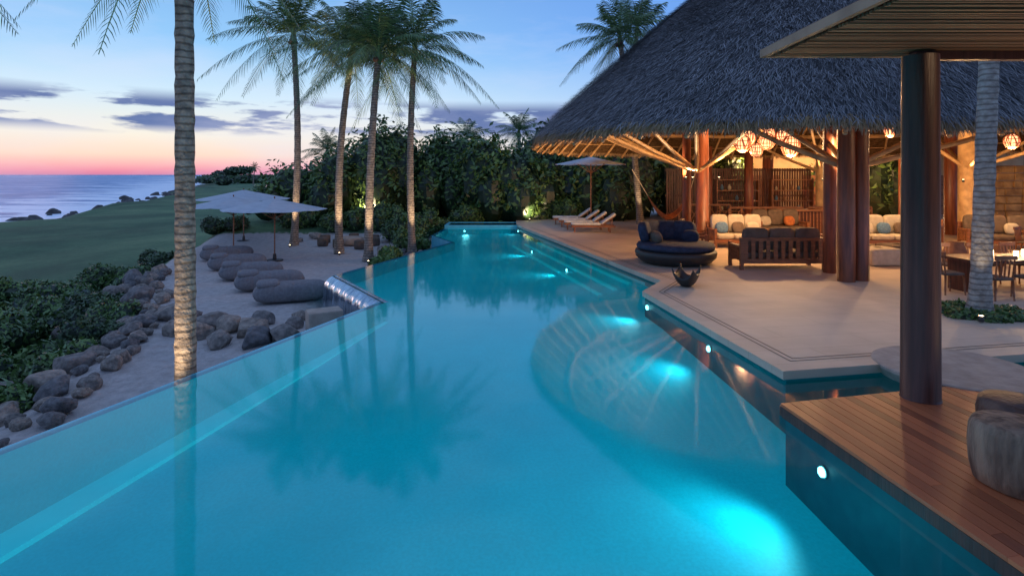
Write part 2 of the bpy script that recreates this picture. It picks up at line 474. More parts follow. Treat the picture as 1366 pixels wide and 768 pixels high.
def wall_obj(ids, m, name, lab):
    b = B()
    for i in ids:
        j = (i + 1) % len(WL)
        zt = .03 if m is M_tiledark else -.013
        b.add([(*WL[i], -1.4), (*WL[j], -1.4), (*WL[j], zt), (*WL[i], zt)], [(0, 1, 2, 3)])
    o = b.obj(name, m); struct(o, lab)
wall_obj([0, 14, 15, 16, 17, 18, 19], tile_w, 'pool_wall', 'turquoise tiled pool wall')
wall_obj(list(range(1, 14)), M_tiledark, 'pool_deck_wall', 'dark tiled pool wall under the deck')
bm = bmesh.new(); bm.faces.new([bm.verts.new((q[0], q[1], 0)) for q in WL])
for yy in [4, 7.8, 12, 16, 22]:
    bmesh.ops.bisect_plane(bm, geom=bm.verts[:] + bm.edges[:] + bm.faces[:], plane_co=(0, yy, 0), plane_no=(0, 1, 0))
bmesh.ops.triangulate(bm, faces=bm.faces[:])
for v_ in bm.verts: v_.co.z = floor_z(v_.co.y)
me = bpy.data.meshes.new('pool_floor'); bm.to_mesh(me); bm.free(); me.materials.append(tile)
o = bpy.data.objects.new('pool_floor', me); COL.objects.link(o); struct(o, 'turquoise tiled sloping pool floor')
def edge_wall(p0, p1, th, sgn):
    d = Vector((p1[0] - p0[0], p1[1] - p0[1], 0)).normalized(); nrm = Vector((-d.y, d.x, 0)) * sgn
    return [(p0[0], p0[1]), (p1[0], p1[1]), (p1[0] + nrm.x * th, p1[1] + nrm.y * th), (p0[0] + nrm.x * th, p0[1] + nrm.y * th)]
bw = B()
for (i, j) in ((0, 19), (18, 17), (17, 16), (16, 15)):
    bw.prism(edge_wall(WL[i], WL[j], 0.16, 1), -2.0, -0.012)
o = bw.obj('pool_edge_wall', M_coping); struct(o, 'tiled vanishing edge wall')
d = Vector((WL[19][0] - WL[0][0], WL[19][1] - WL[0][1], 0)).normalized(); nr = Vector((d.y, -d.x, 0))
b = B(); NB = 20; vs = []
for i in range(NB + 1):
    t = i / NB; q = Vector((*WL[0], 0)).lerp(Vector((*WL[19], 0)), t * .995); z = floor_z(q.y)
    w_ = .42 * (1 - .75 * t ** 4); hz = .07 * (1 - t ** 3) + .006
    a0 = q + nr * .004; a1 = q + nr * (w_ + .006)
    vs += [(a0.x, a0.y, z + hz), (a1.x, a1.y, z + hz), (a1.x, a1.y, z + .003)]
fs = []
for i in range(NB):
    k = i * 3; fs += [(k, k + 3, k + 4, k + 1), (k + 1, k + 4, k + 5, k + 2)]
b.add(vs, fs); o = b.obj('pool_bench', M_ledge); struct(o, 'pale tiled underwater ledge with a lit glow put in the tile')
b = B(); bd = B()
s0, s1 = Vector((3.80, 14.28, 0)), Vector((0.60, 28.8, 0)); sd = (s1 - s0).normalized(); sn = Vector((-sd.y, sd.x, 0))
for k, (w, z) in enumerate(((1.5, -0.25), (1.0, -0.17), (0.5, -0.09))):
    a0 = s0 + sd * (0.6 + 0.2 * k); a1 = s1 - sd * (4 + 0.2 * k)
    def pp(a, w_): q = a + sn * w_; return (q.x, q.y)
    bd.prism([pp(a0, .004), pp(a1, .004), pp(a1, w), pp(a0, w)], -.7, z)
    b.prism([pp(a0, w - .09), pp(a1, w - .09), pp(a1, w + .004), pp(a0, w + .004)], z - .05, z + .006)
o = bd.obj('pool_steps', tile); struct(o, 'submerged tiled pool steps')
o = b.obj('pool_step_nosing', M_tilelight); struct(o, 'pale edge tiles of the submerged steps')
wat = bpy.data.materials.new('pool_water'); wat.use_nodes = True
nt = wat.node_tree; L = nt.links.new; nt.nodes.clear()
out = nn(nt, 'ShaderNodeOutputMaterial'); tr = nn(nt, 'ShaderNodeBsdfTransparent'); gl = nn(nt, 'ShaderNodeBsdfGlossy'); mx = nn(nt, 'ShaderNodeMixShader')
tr.inputs[0].default_value = (0.27, 0.90, 0.97, 1); gl.inputs['Roughness'].default_value = 0.06
fr = nn(nt, 'ShaderNodeFresnel'); fr.inputs[0].default_value = 1.55
tc = nn(nt, 'ShaderNodeTexCoord'); bp = nn(nt, 'ShaderNodeBump'); bp.inputs['Strength'].default_value = 0.03; bp.inputs['Distance'].default_value = 0.05
L(noise(nt, tc.outputs['Object'], 1.1, 2, .5), bp.inputs['Height']); L(bp.outputs[0], gl.inputs['Normal']); L(bp.outputs[0], fr.inputs['Normal'])
L(fr.outputs[0], mx.inputs[0]); L(tr.outputs[0], mx.inputs[1]); L(gl.outputs[0], mx.inputs[2]); L(mx.outputs[0], out.inputs[0])
WW = list(WL)
def shove(i, dx, dy): WW[i] = (WL[i][0] + dx, WL[i][1] + dy)
for i, (dx, dy) in {0: (-.15, 0), 19: (-.12, .0), 18: (-.15, .03), 17: (-.15, .02), 16: (-.15, 0), 15: (-.15, 0)}.items(): shove(i, dx, dy)
b = B(); b.prism(WW, -.5, 0.0, bottom=False, sides=False)
water = b.obj('pool_water', wat); struct(water, 'glowing turquoise pool water')

def pool_light(pos, nrm, power, tilt=-0.02, size=125, big=1.0):
    r_ = root('pool_light', pos, 'small round lit underwater lamp in the pool wall', 'pool light', 'underwater lamps along the pool wall')
    bb = B(); ang = math.atan2(nrm[1], nrm[0])
    d_ = Vector((math.cos(ang), math.sin(ang), 0))
    bb.tube([d_ * 0.0, d_ * 0.04, d_ * 0.06], [0.055 * big, 0.05 * big, 0.02], 14)
    bb.obj('lens', M_poolbulb, r_, True)
    bb = B(); bb.tube([d_ * 0.0, d_ * 0.02], [0.07 * big, 0.07 * big], 16); bb.obj('rim', M_tiledark, r_)
    l0 = d_ * 0.30
    lamp('SPOT', 'lamp', l0, power, (0.50, 0.95, 1.0), r_, 0.15, l0 + d_ + Vector((0, 0, tilt)), size, 1.0)
PL = 85
pool_light((3.26, 5.95, -0.30), (-1, -0.1), PL * 1.9, -.25)
pool_light((3.44, 9.9, -0.22), (-1, -0.1), PL * 1.0, -.25)
pool_light((3.06, 12.8, -0.18), (-1, -.3), PL * .8, -.25)
pool_light((1.75, 17.9, -0.20), (-1, 0.0), PL * .9, -.2)
pool_light((0.8, 22.0, -0.18), (-1, 0.0), PL * .9, -.2)
pool_light((0.35, 29.9, -0.16), (-1, -.6), PL * .7, -.1)
pool_light((3.62, 2.9, -0.45), (-1, 0), PL * 1.2)  # unseen lamp, added to even out the pool light
pool_light((3.95, 0.1, -0.45), (-1, 0.15), PL * .8)  # another lamp out of view, added to spread the pool light
for px_ in (-6.0, -1.5): pool_light((px_, -2.98, -0.5), (0, 1), PL * 1.4)  # out-of-view end wall lamps, added to light the basin evenly
pool_light((-2.5, 29.95, -0.16), (0.3, -1), PL * .5)

# weir
p1 = Vector((-2.78, 12.59, 0)); p2 = Vector((-4.83, 15.76, 0)); wd = (p2 - p1).normalized(); wn = Vector((-.84, -.543, 0)).normalized()
prof = [(-0.02, 0.004)] + [(0.02 + 0.34 * math.sin(t), 0.004 - 0.34 * (1 - math.cos(t))) for t in np.linspace(0, math.pi / 2, 14)] + [(0.38, -.7), (0.38, -1.1)]
vs = []; fs = []; NW = 40
for q_ in range(NW + 1):
    pt = (p1 - wd * 0.1).lerp(p2 + wd * 0.1, q_ / NW); wv_ = .014 * math.sin(q_ * 2.3) + .010 * math.sin(q_ * 5.1)
    for (u, z) in prof: vs.append(pt + wn * (u + wv_ * min(1, -z * 4 if z < 0 else 0)) + Vector((0, 0, z)))
npf = len(prof)
for q_ in range(NW):
    for i in range(npf - 1): fs.append((q_ * npf + i, q_ * npf + i + 1, (q_ + 1) * npf + i + 1, (q_ + 1) * npf + i))
w = B().add(vs, fs).obj('spillway', M_steel, smooth=True); tag(w, 'curved wet metal spillway at the pool edge', 'spillway')
b = B(); b.box((0, 0, .35), (0.75, 0.5, 0.9), 0.5); b.box((.15, .45, .15), (0.6, 0.35, 0.6), 0.5)
o = b.obj('stone_block', M_stone, loc=(-4.25, 12.9, -1.05)); tag(o, 'square cut stone blocks beneath the spillway', 'stone block')
md = o.modifiers.new('bv', 'BEVEL'); md.width = .03; md.segments = 2

# ------------------------------------------------------------------ decks
DK = [(3.66, 7.69), (2.97, 12.98), (3.73, 14.26), (0.53, 28.8), (0.24, 30.6), (0.24, 45), (60, 45), (60, 18.6), (13, 9.47), (7.65, 8.44)]
b = B(); b.prism(DK, 0.035, 0.15)
deck = b.obj('deck', M_deck); struct(deck, 'pale limestone pool deck with warm light')
nt = M_deck.node_tree; L = nt.links.new
pr = [n for n in nt.nodes if n.type == 'BSDF_PRINCIPLED'][0]; rp = [n for n in nt.nodes if n.type == 'VALTORGB'][0]; tcx = [n for n in nt.nodes if n.type == 'TEX_COORD'][0]
mpp = nn(nt, 'ShaderNodeMapping'); mpp.inputs['Rotation'].default_value = (0, 0, math.radians(-10)); L(tcx.outputs['Object'], mpp.inputs[0])
br = nn(nt, 'ShaderNodeTexBrick'); br.inputs['Scale'].default_value = 1.0; br.inputs['Brick Width'].default_value = 2.4; br.inputs['Row Height'].default_value = 0.6
br.inputs['Mortar Size'].default_value = 0.005; br.inputs['Color1'].default_value = (1, 1, 1, 1); br.inputs['Color2'].default_value = (0.95, 0.945, 0.94, 1); br.inputs['Mortar'].default_value = (0.72, 0.69, 0.66, 1)
L(mpp.outputs[0], br.inputs['Vector'])
L(mixc(nt, 1.0, rp.outputs[0], br.outputs[0], 'MULTIPLY'), pr.inputs['Base Color'])
def strip(pts, off, w):
    pts = [Vector((q[0], q[1], 0)) for q in pts]; left = []; rightp = []
    for i, q in enumerate(pts):
        d0 = (q - pts[i - 1]).normalized() if i > 0 else (pts[1] - pts[0]).normalized()
        d1 = (pts[i + 1] - q).normalized() if i < len(pts) - 1 else d0
        n0 = Vector((d0.y, -d0.x, 0)); n1 = Vector((d1.y, -d1.x, 0)); m_ = (n0 + n1).normalized(); k = 1 / max(0.4, m_.dot(n0))
        left.append(q + m_ * off * k); rightp.append(q + m_ * (off + w) * k)
    return left, rightp
b = B()
path = [(13, 9.47), (7.65, 8.44), (3.66, 7.69), (2.97, 12.98), (3.73, 14.26), (0.53, 28.8)]
for off in (0.34, 0.44):
    l_, r_ = strip(path, off, 0.022)
    for i in range(len(l_) - 1):
        vs = [l_[i], r_[i], r_[i + 1], l_[i + 1]]
        b.add([(v_.x, v_.y, 0.154) for v_ in vs], [(0, 1, 2, 3)])
o = b.obj('drain_channel', M_groove); struct(o, 'narrow dark drain lines along the deck edge')
wr = root('wooden_deck', (3.18, 6.62, 0), 'reddish brown timber plank deck over the pool', 'wooden deck')
wr['kind'] = 'structure'
ed = Vector((3.47, 0.78, 0)); ed.normalize(); pdv = Vector((0.117, -0.993, 0))
b = B(); kk = 0; pw = 0.115
O0 = Vector((-0.06, 0.0, 0))
while kk * (pw + .009) < 9.5:
    a0 = O0 + ed * (kk * (pw + .009)); a1 = a0 + ed * pw
    segs = [0, R.uniform(1.5, 4), R.uniform(5, 8), 10.2]
    for s_ in range(3):
        q = [a0 + pdv * (segs[s_] + .004), a1 + pdv * (segs[s_] + .004), a1 + pdv * segs[s_ + 1], a0 + pdv * segs[s_ + 1]]
        b.prism([(v_.x, v_.y) for v_ in reversed(q)], 0.115, 0.150 + R.uniform(-.001, .001))
    kk += 1
b.obj('plank', M_wooddeck, wr)
b = B(); b.beam(O0 + Vector((0.01, 0, .055)), O0 + ed * 9.5 + Vector((0, 0, .055)), .06, .115)
b.beam(O0 + Vector((.03, -.03, .055)), O0 + pdv * 10.2 + Vector((0.03, 0, .055)), .06, .115)
b.obj('edge_beam', M_darkpost, wr)
b = B(); b.lathe([(0.90, -0.1), (0.97, 0.02), (0.97, 0.055), (0.94, 0.065)], n=64, wob=.004)
o = b.obj('stone_step', M_stone, loc=(6.10, 7.86, 0.100)); tag(o, 'flat round pale stone step joining the decks', 'stone step')

# ------------------------------------------------------------------ slatted pergola + pillar
pg = root('pergola', (4.86, 6.78, 0.15), 'slatted timber canopy carried by a dark round column', 'pergola')
b = B(); b.tube([(0, 0, 0), (0, 0, 0.02), (0, 0, 2), (0, 0, 4.06)], [0.215, 0.205, 0.197, 0.19], 40); b.obj('column', M_darkpost, pg, True)
b = B(); yy = 0.22
x0, x1 = 3.17 - 4.86, 9.5 - 4.86
while yy > -8:
    b.box(((x0 + x1) / 2 + .04, yy + 0.10, 4.13 + R.uniform(-.006, .006)), (x1 - x0 - .1, 0.034, 0.03), R.uniform(-.002, .002)); yy -= 0.062
b.obj('slat', M_slat, pg)
b = B(); b.box(((x0 + x1) / 2, -3.8, 4.24), (x1 - x0 - .08, 8.2, 0.05)); b.obj('roof_panel', M_darkpost, pg)
b = B()
b.box((x0, -3.8, 4.175), (0.06, 8.4, 0.10)); b.box(((x0 + x1) / 2, 0.40, 4.175), (x1 - x0 + .06, 0.07, 0.10))
b.obj('fascia', M_fascia, pg)
b = B()
b.box(((x0 + x1) / 2 + .8, 0.0, 4.06), (x1 - x0 - 1.6, 0.12, 0.10))
b.obj('beam', M_darkpost, pg)
# low timber railing on top of the canopy
b = B()
for k in range(14): b.box((-.35 + k * .3, .15, 4.42), (.05, .05, .34))
b.box((1.6, .15, 4.60), (4.1, .09, .06)); b.box((1.6, .15, 4.44), (4.1, .04, .04))
b.obj('railing', M_darkpost, pg)

# stools on deck
b = B(); b.lathe([(0.255, 0.0), (0.285, 0.02), (0.315, 0.15), (0.325, 0.32), (0.315, 0.47), (0.295, 0.52), (0.27, .535), (.08, .54)], n=48, wob=.03)
o = b.obj('stump_stool', M_stump, smooth=True, loc=(4.30, 4.86, 0.152)); tag(o, 'chunky carved wood stump stool on the deck', 'stool')
b = B(); b.lathe([(0.26, 0.0), (0.30, 0.03), (0.31, 0.26), (0.29, 0.36), (0.26, 0.385), (.08, .39)], n=40, wob=.03)
o = b.obj('stump_stool', M_stump2, smooth=True, loc=(5.08, 5.75, 0.152)); tag(o, 'dark brown low stump stool on the deck', 'stool')

# ------------------------------------------------------------------ palapa
ctrl = [(0.8, 20.3), (1.35, 16.8), (3.5, 13.9), (6.4, 13.0), (10, 12.8), (16, 12.8), (22, 14), (26, 19), (25, 26), (20, 31), (12, 32), (5, 29.5), (1.8, 25)]
def catmull(P, n):
    out = []; m_ = len(P)
    for i in range(m_):
        p0, p1_, p2_, p3 = [np.array(P[(i + k) % m_], float) for k in (-1, 0, 1, 2)]
        for j in range(n):
            t = j / n
            out.append(0.5 * ((2 * p1_) + (-p0 + p2_) * t + (2 * p0 - 5 * p1_ + 4 * p2_ - p3) * t * t + (-p0 + 3 * p1_ - 3 * p2_ + p3) * t ** 3))
    return np.array(out)
OL = catmull(ctrl, 12); NO = len(OL)
seg = np.linalg.norm(np.roll(OL, -1, 0) - OL, axis=1); cum = np.concatenate([[0], np.cumsum(seg)])
ZE, ZA = 4.05, 12.6
def roof_pt(tt, s):
    dd = (tt % 1.0) * cum[-1]
    i = np.clip(np.searchsorted(cum, dd, side='right') - 1, 0, NO - 1)
    f_ = (dd - cum[i]) / seg[i]
    e = OL[i] * (1 - f_)[:, None] + OL[(i + 1) % NO] * f_[:, None]
    ax = np.clip(e[:, 0], 12.0, 16.0); ay = np.full_like(ax, 21.5)
    x = e[:, 0] * (1 - s) + ax * s; y = e[:, 1] * (1 - s) + ay * s
    z = ZE + (ZA - ZE) * (s + .30 * s * (1 - s)) + .05 * np.sin(tt * 75) * np.sin(s * 14 + tt * 30)
    return np.stack([x, y, z], -1)
pal = root('palapa', (10, 22, 0.15), 'large thatched palm leaf pavilion on timber posts, lit warm inside', 'palapa')
PO = np.array([10, 22, 0.15])
ts = np.linspace(0, 1, 181)[:-1]; svs = np.linspace(0, 1, 14)
def shell(dz, m, name):
    g = np.stack([roof_pt(ts, np.full(len(ts), s)) for s in svs]) - PO; g[..., 2] += dz
    bb = B(); nT = len(ts); fs = []
    for i in range(len(svs) - 1):
        for k in range(nT):
            k2 = (k + 1) % nT; fs.append((i * nT + k, i * nT + k2, (i + 1) * nT + k2, (i + 1) * nT + k))
    bb.add(g.reshape(-1, 3).tolist(), fs, 0.1); return bb.obj(name, m, pal)
shell(-0.18, M_under, 'ceiling')
def blades(N, L0, w0, lift=0.05, fringe=False):
    tt = rng.random(N)
    s = 1 - np.sqrt(rng.random(N)) if not fringe else rng.random(N) * 0.012 - .002
    P0 = roof_pt(tt, s); P1 = roof_pt(tt, np.maximum(s - 0.03, -0.05) - 0.001)
    P2 = roof_pt(tt + 0.0008, s)
    dn = P1 - P0; dn /= np.linalg.norm(dn, axis=1)[:, None]
    sd_ = P2 - P0; sd_ /= (np.linalg.norm(sd_, axis=1)[:, None] + 1e-9)
    nr_ = np.cross(sd_, dn); nr_ *= np.sign(nr_[:, 2])[:, None]
    LL = L0 * (0.5 + rng.random(N))
    if fringe:
        dn = dn * 0.7 + np.array([0, 0, -1]) * (0.3 + 0.5 * rng.random(N))[:, None]; dn /= np.linalg.norm(dn, axis=1)[:, None]
    dirv = dn + sd_ * rng.normal(0, 0.26, N)[:, None]
    base = P0 - PO + nr_ * (0.0 + rng.random(N) * 0.03)[:, None]
    if fringe: base[:, 2] -= rng.random(N) * .18
    tip = base + dirv * LL[:, None] + nr_ * (lift * (0.1 + 1.3 * rng.random(N)))[:, None]
    ww = w0 * (0.6 + rng.random(N))[:, None]
    V = np.stack([base - sd_ * ww, base + sd_ * ww, tip + sd_ * ww * .25, tip - sd_ * ww * .25], 1)
    row = 0.5 + 0.5 * np.sin(s * 70 + np.sin(tt * 90) * .8)
    patch = .5 + .5 * np.sin(tt * 61 + s * 9) * np.sin(s * 23 + tt * 40)
    return V, np.clip(0.02 + 0.75 * rng.random(N) ** 1.4 + .14 * row + .22 * patch, 0, 1)
V1, r1 = blades(170000, 0.27, 0.0105, lift=0.12)
quads('thatch', V1, r1, M_thatch, pal)
V2, r2 = blades(26000, 0.20, 0.014, lift=0.03, fringe=True)
quads('thatch_fringe', V2, r2, M_straw, pal)
shell(-0.02, M_thatch, 'thatch_backing')
for k in range(64):
    t_ = k / 64.0
    ss_ = np.linspace(-0.008, .75, 8)
    a_ = roof_pt(np.full(8, t_), ss_) - PO; a_[:, 2] -= 0.27
    bb = B(); bb.tube(a_.tolist(), 0.055, 8); bb.obj('rafter', M_pole, pal, True)
bb = B()
for s_ in (0.04, 0.10, 0.16, .22, 0.28, .34, 0.42, .5):
    ring = roof_pt(np.linspace(0, 1, 91), np.full(91, s_)) - PO; ring[:, 2] -= 0.21
    bb.tube(ring.tolist(), 0.022, 6, cap=False)
bb.obj('batten', M_pole, pal, True)
ring = roof_pt(np.linspace(0, 1, 91), np.full(91, 0.115)) - PO; ring[:, 2] -= 0.44
bb = B(); bb.tube(ring.tolist(), 0.10, 10, cap=False); bb.obj('ring_beam', M_pole, pal, True)
def post(x, y, r, m, top=4.6):
    bb = B(); z1 = top - 0.15
    bb.tube([(x - 10, y - 22, 0.0), (x - 10, y - 22, z1 * .5), (x - 10, y - 22, z1)], [r * 1.03, r, r * .97], 22)
    bb.obj('post', m, pal, True)
for (x, y, r, m) in [(8.33, 14.2, .20, M_redpost), (8.78, 14.35, .19, M_redpost), (8.62, 15.45, .17, M_redpost),
                     (7.35, 22.0, .24, M_redpost), (7.05, 23.0, .17, M_redpost), (7.75, 23.2, .16, M_redpost),
                     (18.45, 23.1, .31, M_pole), (19.4, 25.2, .25, M_redpost), (15.2, 28.0, .25, M_pole), (16.1, 28.3, .2, M_redpost),
                     (12.3, 29.6, .22, M_redpost), (10.2, 29.6, .2, M_redpost), (14.8, 15.0, .2, M_redpost), (20.5, 17.5, .22, M_redpost)]:
    post(x, y, r, m, top=4.7 if y > 15 and y < 27 else 4.25)
def brace(a_, c_, r=.065):
    bb = B(); a_ = Vector(a_) - Vector(PO); c_ = Vector(c_) - Vector(PO); mid = (a_ + c_) / 2 + Vector((0, 0, -.08))
    bb.tube([a_, mid, c_], [r * 1.1, r, r * .85], 10); bb.obj('brace', M_pole, pal, True)
for (ex, ey, ez) in [(2.6, 20.2, 4.55), (2.9, 18.2, 4.5), (3.6, 16.2, 4.45), (4.8, 14.9, 4.4), (6.6, 14.6, 4.5), (2.9, 22.6, 4.6), (3.6, 25, 4.6), (5.3, 27.6, 4.6)]:
    brace((7.2, 22.1, 2.9), (ex, ey, ez))
brace((7.5, 22.1, 3.1), (10.8, 19.5, 6.0), .08); brace((7.4, 22.2, 3.0), (9, 25.8, 6), .07)
for (ex, ey, ez) in [(5.2, 14.6, 4.4), (11.6, 14.5, 4.5), (6.2, 17.2, 5.6), (11, 17.5, 5.8), (8.6, 18.5, 6.2), (14.5, 14.6, 4.5)]:
    brace((8.55, 14.5, 2.95), (ex, ey, ez))
for (ex, ey, ez) in [(15.5, 17, 5.6), (21.5, 18, 5.2), (22.5, 22, 5.5), (15, 24, 6.0), (20, 27.5, 5.3)]:
    brace((18.4, 23.0, 3.0), (ex, ey, ez))
for (ex, ey, ez) in [(12.5, 30.2, 4.6), (16, 30.4, 4.5), (12.8, 25, 6.3), (18.5, 29.6, 4.6)]:
    brace((15.2, 28, 2.9), (ex, ey, ez))
def lantern(x, y, z, r, power, dz=1.6):
    rt = root('pendant_lantern', (x, y, z), 'round woven pendant lantern glowing orange under the thatch', 'lantern', 'woven pendant lanterns')
    wb = R.uniform(.03, .09); hh = R.uniform(.95, 1.35)
    bb = B(); prof = [(r * math.cos(t) + .002, r * hh * math.sin(t)) for t in np.linspace(-1.45, 1.45, 9)]
    bb.lathe(prof, n=20, wob=wb * .6); bb.obj('shade', M_lamp, rt, True)
    bb = B()
    for k in range(11):
        t = math.pi * k / 11 + R.uniform(-.12, .12); tl = R.uniform(-.35, .35)
        bb.tube([(r * 1.06 * math.cos(u) * math.cos(t + tl * math.sin(u)), r * 1.06 * math.cos(u) * math.sin(t + tl * math.sin(u)), r * (hh + .05) * math.sin(u)) for u in np.linspace(0, 2 * math.pi, 25)], r * .06, 5, cap=False)
    for u in (-.8, -.3, .3, .8):
        bb.tube([(r * 1.06 * math.cos(u) * math.cos(t), r * 1.06 * math.cos(u) * math.sin(t), r * (hh + .03) * math.sin(u)) for t in np.linspace(0, 2 * math.pi, 25)], r * .05, 5, cap=False)
    bb.obj('cane_frame', M_wick, rt, True)
    bb = B(); bb.tube([(0, 0, r * hh), (0, 0, 2.0)], .012, 6); bb.obj('cord', M_dark, rt)
    if power:
        lamp('POINT', 'lamp', (0, 0, -r * dz), power, (1.0, 0.58, 0.26), rt, .12)
for (x, y, z, r, pw_) in [(7.85, 19.4, 3.86, .25, 400), (8.22, 19.8, 4.10, .22, 0), (8.58, 19.2, 3.92, .25, 0), (9.25, 18.9, 3.74, .27, 400), (9.2, 19.3, 4.14, .22, 0), (10.7, 18.9, 4.0, .20, 0), (8.15, 19.0, 3.62, .19, 0), (8.8, 19.5, 4.2, .18, 0),
                        (13.6, 20.5, 4.4, .18, 560), (17.2, 19.6, 3.95, .22, 420)]:
    lantern(x, y, z, r, pw_)
def uplight(x, y, z, power, tgt=None, size=150, color=(1.0, 0.60, 0.28), name='post_uplight', lab='small lit uplight fixed to a timber post', cat='uplight', grp='uplights on the pavilion posts'):
    rt = root(name, (x, y, z), lab, cat, grp)
    bb = B(); bb.lathe([(.04, -.10), (.045, -.09), (.045, 0), (.04, 0.005)], n=14); bb.obj('housing', M_dark, rt, True)
    bb = B(); bb.lathe([(.034, .006), (.034, .010), (.02, .014)], n=12); bb.obj('lens', M_bulb, rt)
    l0 = Vector((0, 0, .07)); tg = l0 + Vector((0, 0, 1)) if tgt is None else Vector(tgt) - Vector((x, y, z))
    lamp('SPOT', 'lamp', l0, power, color, rt, .06, tg, size, .7)
for (x, y, z, pw_, tg) in [(6.85, 21.6, 2.7, 600, (5.2, 19.6, 5.2)), (6.9, 22.6, 2.7, 1500, (3.6, 25.0, 4.6)), (7.85, 21.6, 2.7, 1200, (9.5, 19.5, 6)), (9.05, 14.6, 2.7, 1500, (11, 17.5, 5.5)),
                           (15.0, 27.5, 2.6, 900, (14, 24, 6)), (17.9, 22.6, 2.6, 600, (16, 20, 6))]:
    uplight(x, y, z, pw_, tg, 125)

# ------------------------------------------------------------------ house behind
hs = root('house', (22, 34, 0.15), 'warmly lit open house front with thick columns', 'house')
b = B(); b.box((0, 4, 2.3), (24, .3, 4.6)); b.box((-12, 2, 2.3), (.3, 4.2, 4.6)); b.obj('wall', M_plaster, hs)
b = B(); b.box((0, 1.4, 4.7), (25, 6, .25)); b.obj('ceiling', M_fascia, hs)
for k in range(6):
    b = B(); b.tube([(-11 + k * 4, -.6, 0), (-11 + k * 4, -.6, 4.57)], .3, 18); b.obj('column', M_redpost if k % 2 else M_pole, hs, True)
for k in range(5):
    b = B(); xx = -9.5 + k * 4
    b.box((xx, 3.8, 1.3), (2.4, .1, 2.6)); b.obj('door', M_teak, hs)
    b = B()
    for zz in (.6, 1.3, 2.0): b.box((xx, 3.7, zz), (2.0, .06, .05))
    b.obj('door_rail', M_darkpost, hs)
for k in range(3):
    rt = root('ceiling_lamp', (14.5 + k * 5, 35, 4.3), 'small lit ceiling lamp in the house', 'lamp', 'ceiling lamps in the house')
    bb = B(); bb.lathe([(.03, .35), (.04, .1), (.14, .05), (.15, -.08), (.05, -.1)], n=16); bb.obj('shade', M_lamp, rt, True)
    lamp('POINT', 'lamp', (0, 0, -.3), 700, (1, .58, .27), rt, .15)
b = B()
for i in range(9):
    xx = 0
    while xx < 4.6:
        ww = R.uniform(.35, .8); b.box((xx + ww / 2, R.uniform(-.03, .03), .17 + i * .34), (ww - .02, .5, .32)); xx += ww
o = b.obj('stone_wall', M_ochre, loc=(20.8, 25.6, 0.15)); tag(o, 'rough ochre stone feature wall lit warm', 'stone wall')
o.modifiers.new('bv', 'BEVEL').width = .03
rt = root('darkening_screen', (12.4, 31.2, .15), 'tall dark slatted timber screen added to darken the view behind the lounge', 'screen')  # added screen, darkens the bright garden seen between the posts
b = B()
for k in range(58): b.box((-3.9 + k * .137, 0, 1.5), (.10, .04, 3.0))
b.obj('slat', M_darkpost, rt)
b = B()
for z in (.2, 1.5, 2.9): b.box((0, .06, z), (8.0, .07, .1))
b.obj('rail', M_darkpost, rt)
def shelf(x, y, w):
    rt = root('bar_shelf', (x, y, .15), 'open dark wood shelf with clay jars behind the bar', 'shelf', 'open shelves behind the bar')
    b = B()
    for sx in (-w / 2, w / 2): b.box((sx, 0, 1.2), (.06, .35, 2.4))
    for z in (.1, .7, 1.25, 1.8, 2.37): b.box((0, 0, z), (w - .06, .34, .05))
    b.obj('frame', M_teak, rt)
    for z in (.7, 1.25, 1.8):
        for k in range(5):
            if R.random() < .25: continue
            b = B(); s = R.uniform(.7, 1.2); b.lathe([(.04 * s, 0), (.08 * s, .06 * s), (.08 * s, .15 * s), (.035 * s, .22 * s), (.045 * s, .26 * s)], n=14)
            b.obj('jar', R.choice([M_clay, M_cream, M_bluec]), rt, True, loc=(-w / 2 + .3 + k * (w - .6) / 4, 0, z + .025))
shelf(12.0, 30.4, 2.2); shelf(15.0, 30.6, 2.2)

def balustrade(x, y, w, rz=0):
    rt = root('balustrade', (x, y, .15), 'reddish wood balustrade with crossed slats', 'balustrade', 'wood balustrades behind the lounge', rz)
    b = B(); b.box((0, 0, 1.12), (w, .14, .09)); b.obj('rail', M_teak, rt)
    b = B(); b.box((0, 0, .12), (w, .1, .08)); b.obj('bottom_rail', M_teak, rt)
    b = B(); n = int(w / .5)
    for k in range(n + 1): b.box((-w / 2 + w * k / n, 0, .6), (.08, .08, 1.0))
    for k in range(n):
        xa = -w / 2 + w * k / n; xb = -w / 2 + w * (k + 1) / n
        b.beam((xa, .0, .2), (xb, 0, 1.05), .05, .03); b.beam((xa, .03, 1.05), (xb, .03, .2), .05, .03)
    b.obj('slat', M_teak, rt)
balustrade(11.8, 26.5, 3.4); balustrade(15.4, 26.8, 3.0); balustrade(9.8, 29.0, 2.6)

# ------------------------------------------------------------------ furniture
rt = root('daybed', (4.93, 17.2, 0.15), 'round navy outdoor daybed with pillow back on the deck', 'daybed')
b = B(); b.lathe([(0.95, 0.03), (1.05, 0.08), (1.17, .2), (1.2, 0.33), (1.17, .40), (1.0, .42)], n=48); b.obj('base', M_dark, rt, True)
b = B(); b.lathe([(1.05, 0.42), (1.13, .45), (1.15, 0.52), (1.10, 0.60), (0.9, 0.63), (.3, .64)], n=48); b.obj('mattress', M_blue, rt, True)
for k, an in enumerate((50, 88, 125, 158)):
    t = math.radians(an); b = B()
    b.cushion((0.80 * math.cos(t) - .1, .80 * math.sin(t), .90), (.80, .32, .62), t - math.pi / 2, -.2, .4); b.obj('back_cushion', M_blue, rt, True)
b = B(); b.cushion((-.62, -.15, .78), (.55, .24, .38), math.radians(100), -.3, .5); b.obj('pillow', M_brownf, rt, True)
b = B(); b.cushion((.50, .15, .78), (.52, .22, .38), math.radians(-30), .3, .5); b.obj('pillow', M_blue, rt, True)
b = B(); vs = []; fs = []; nu, nv = 22, 12
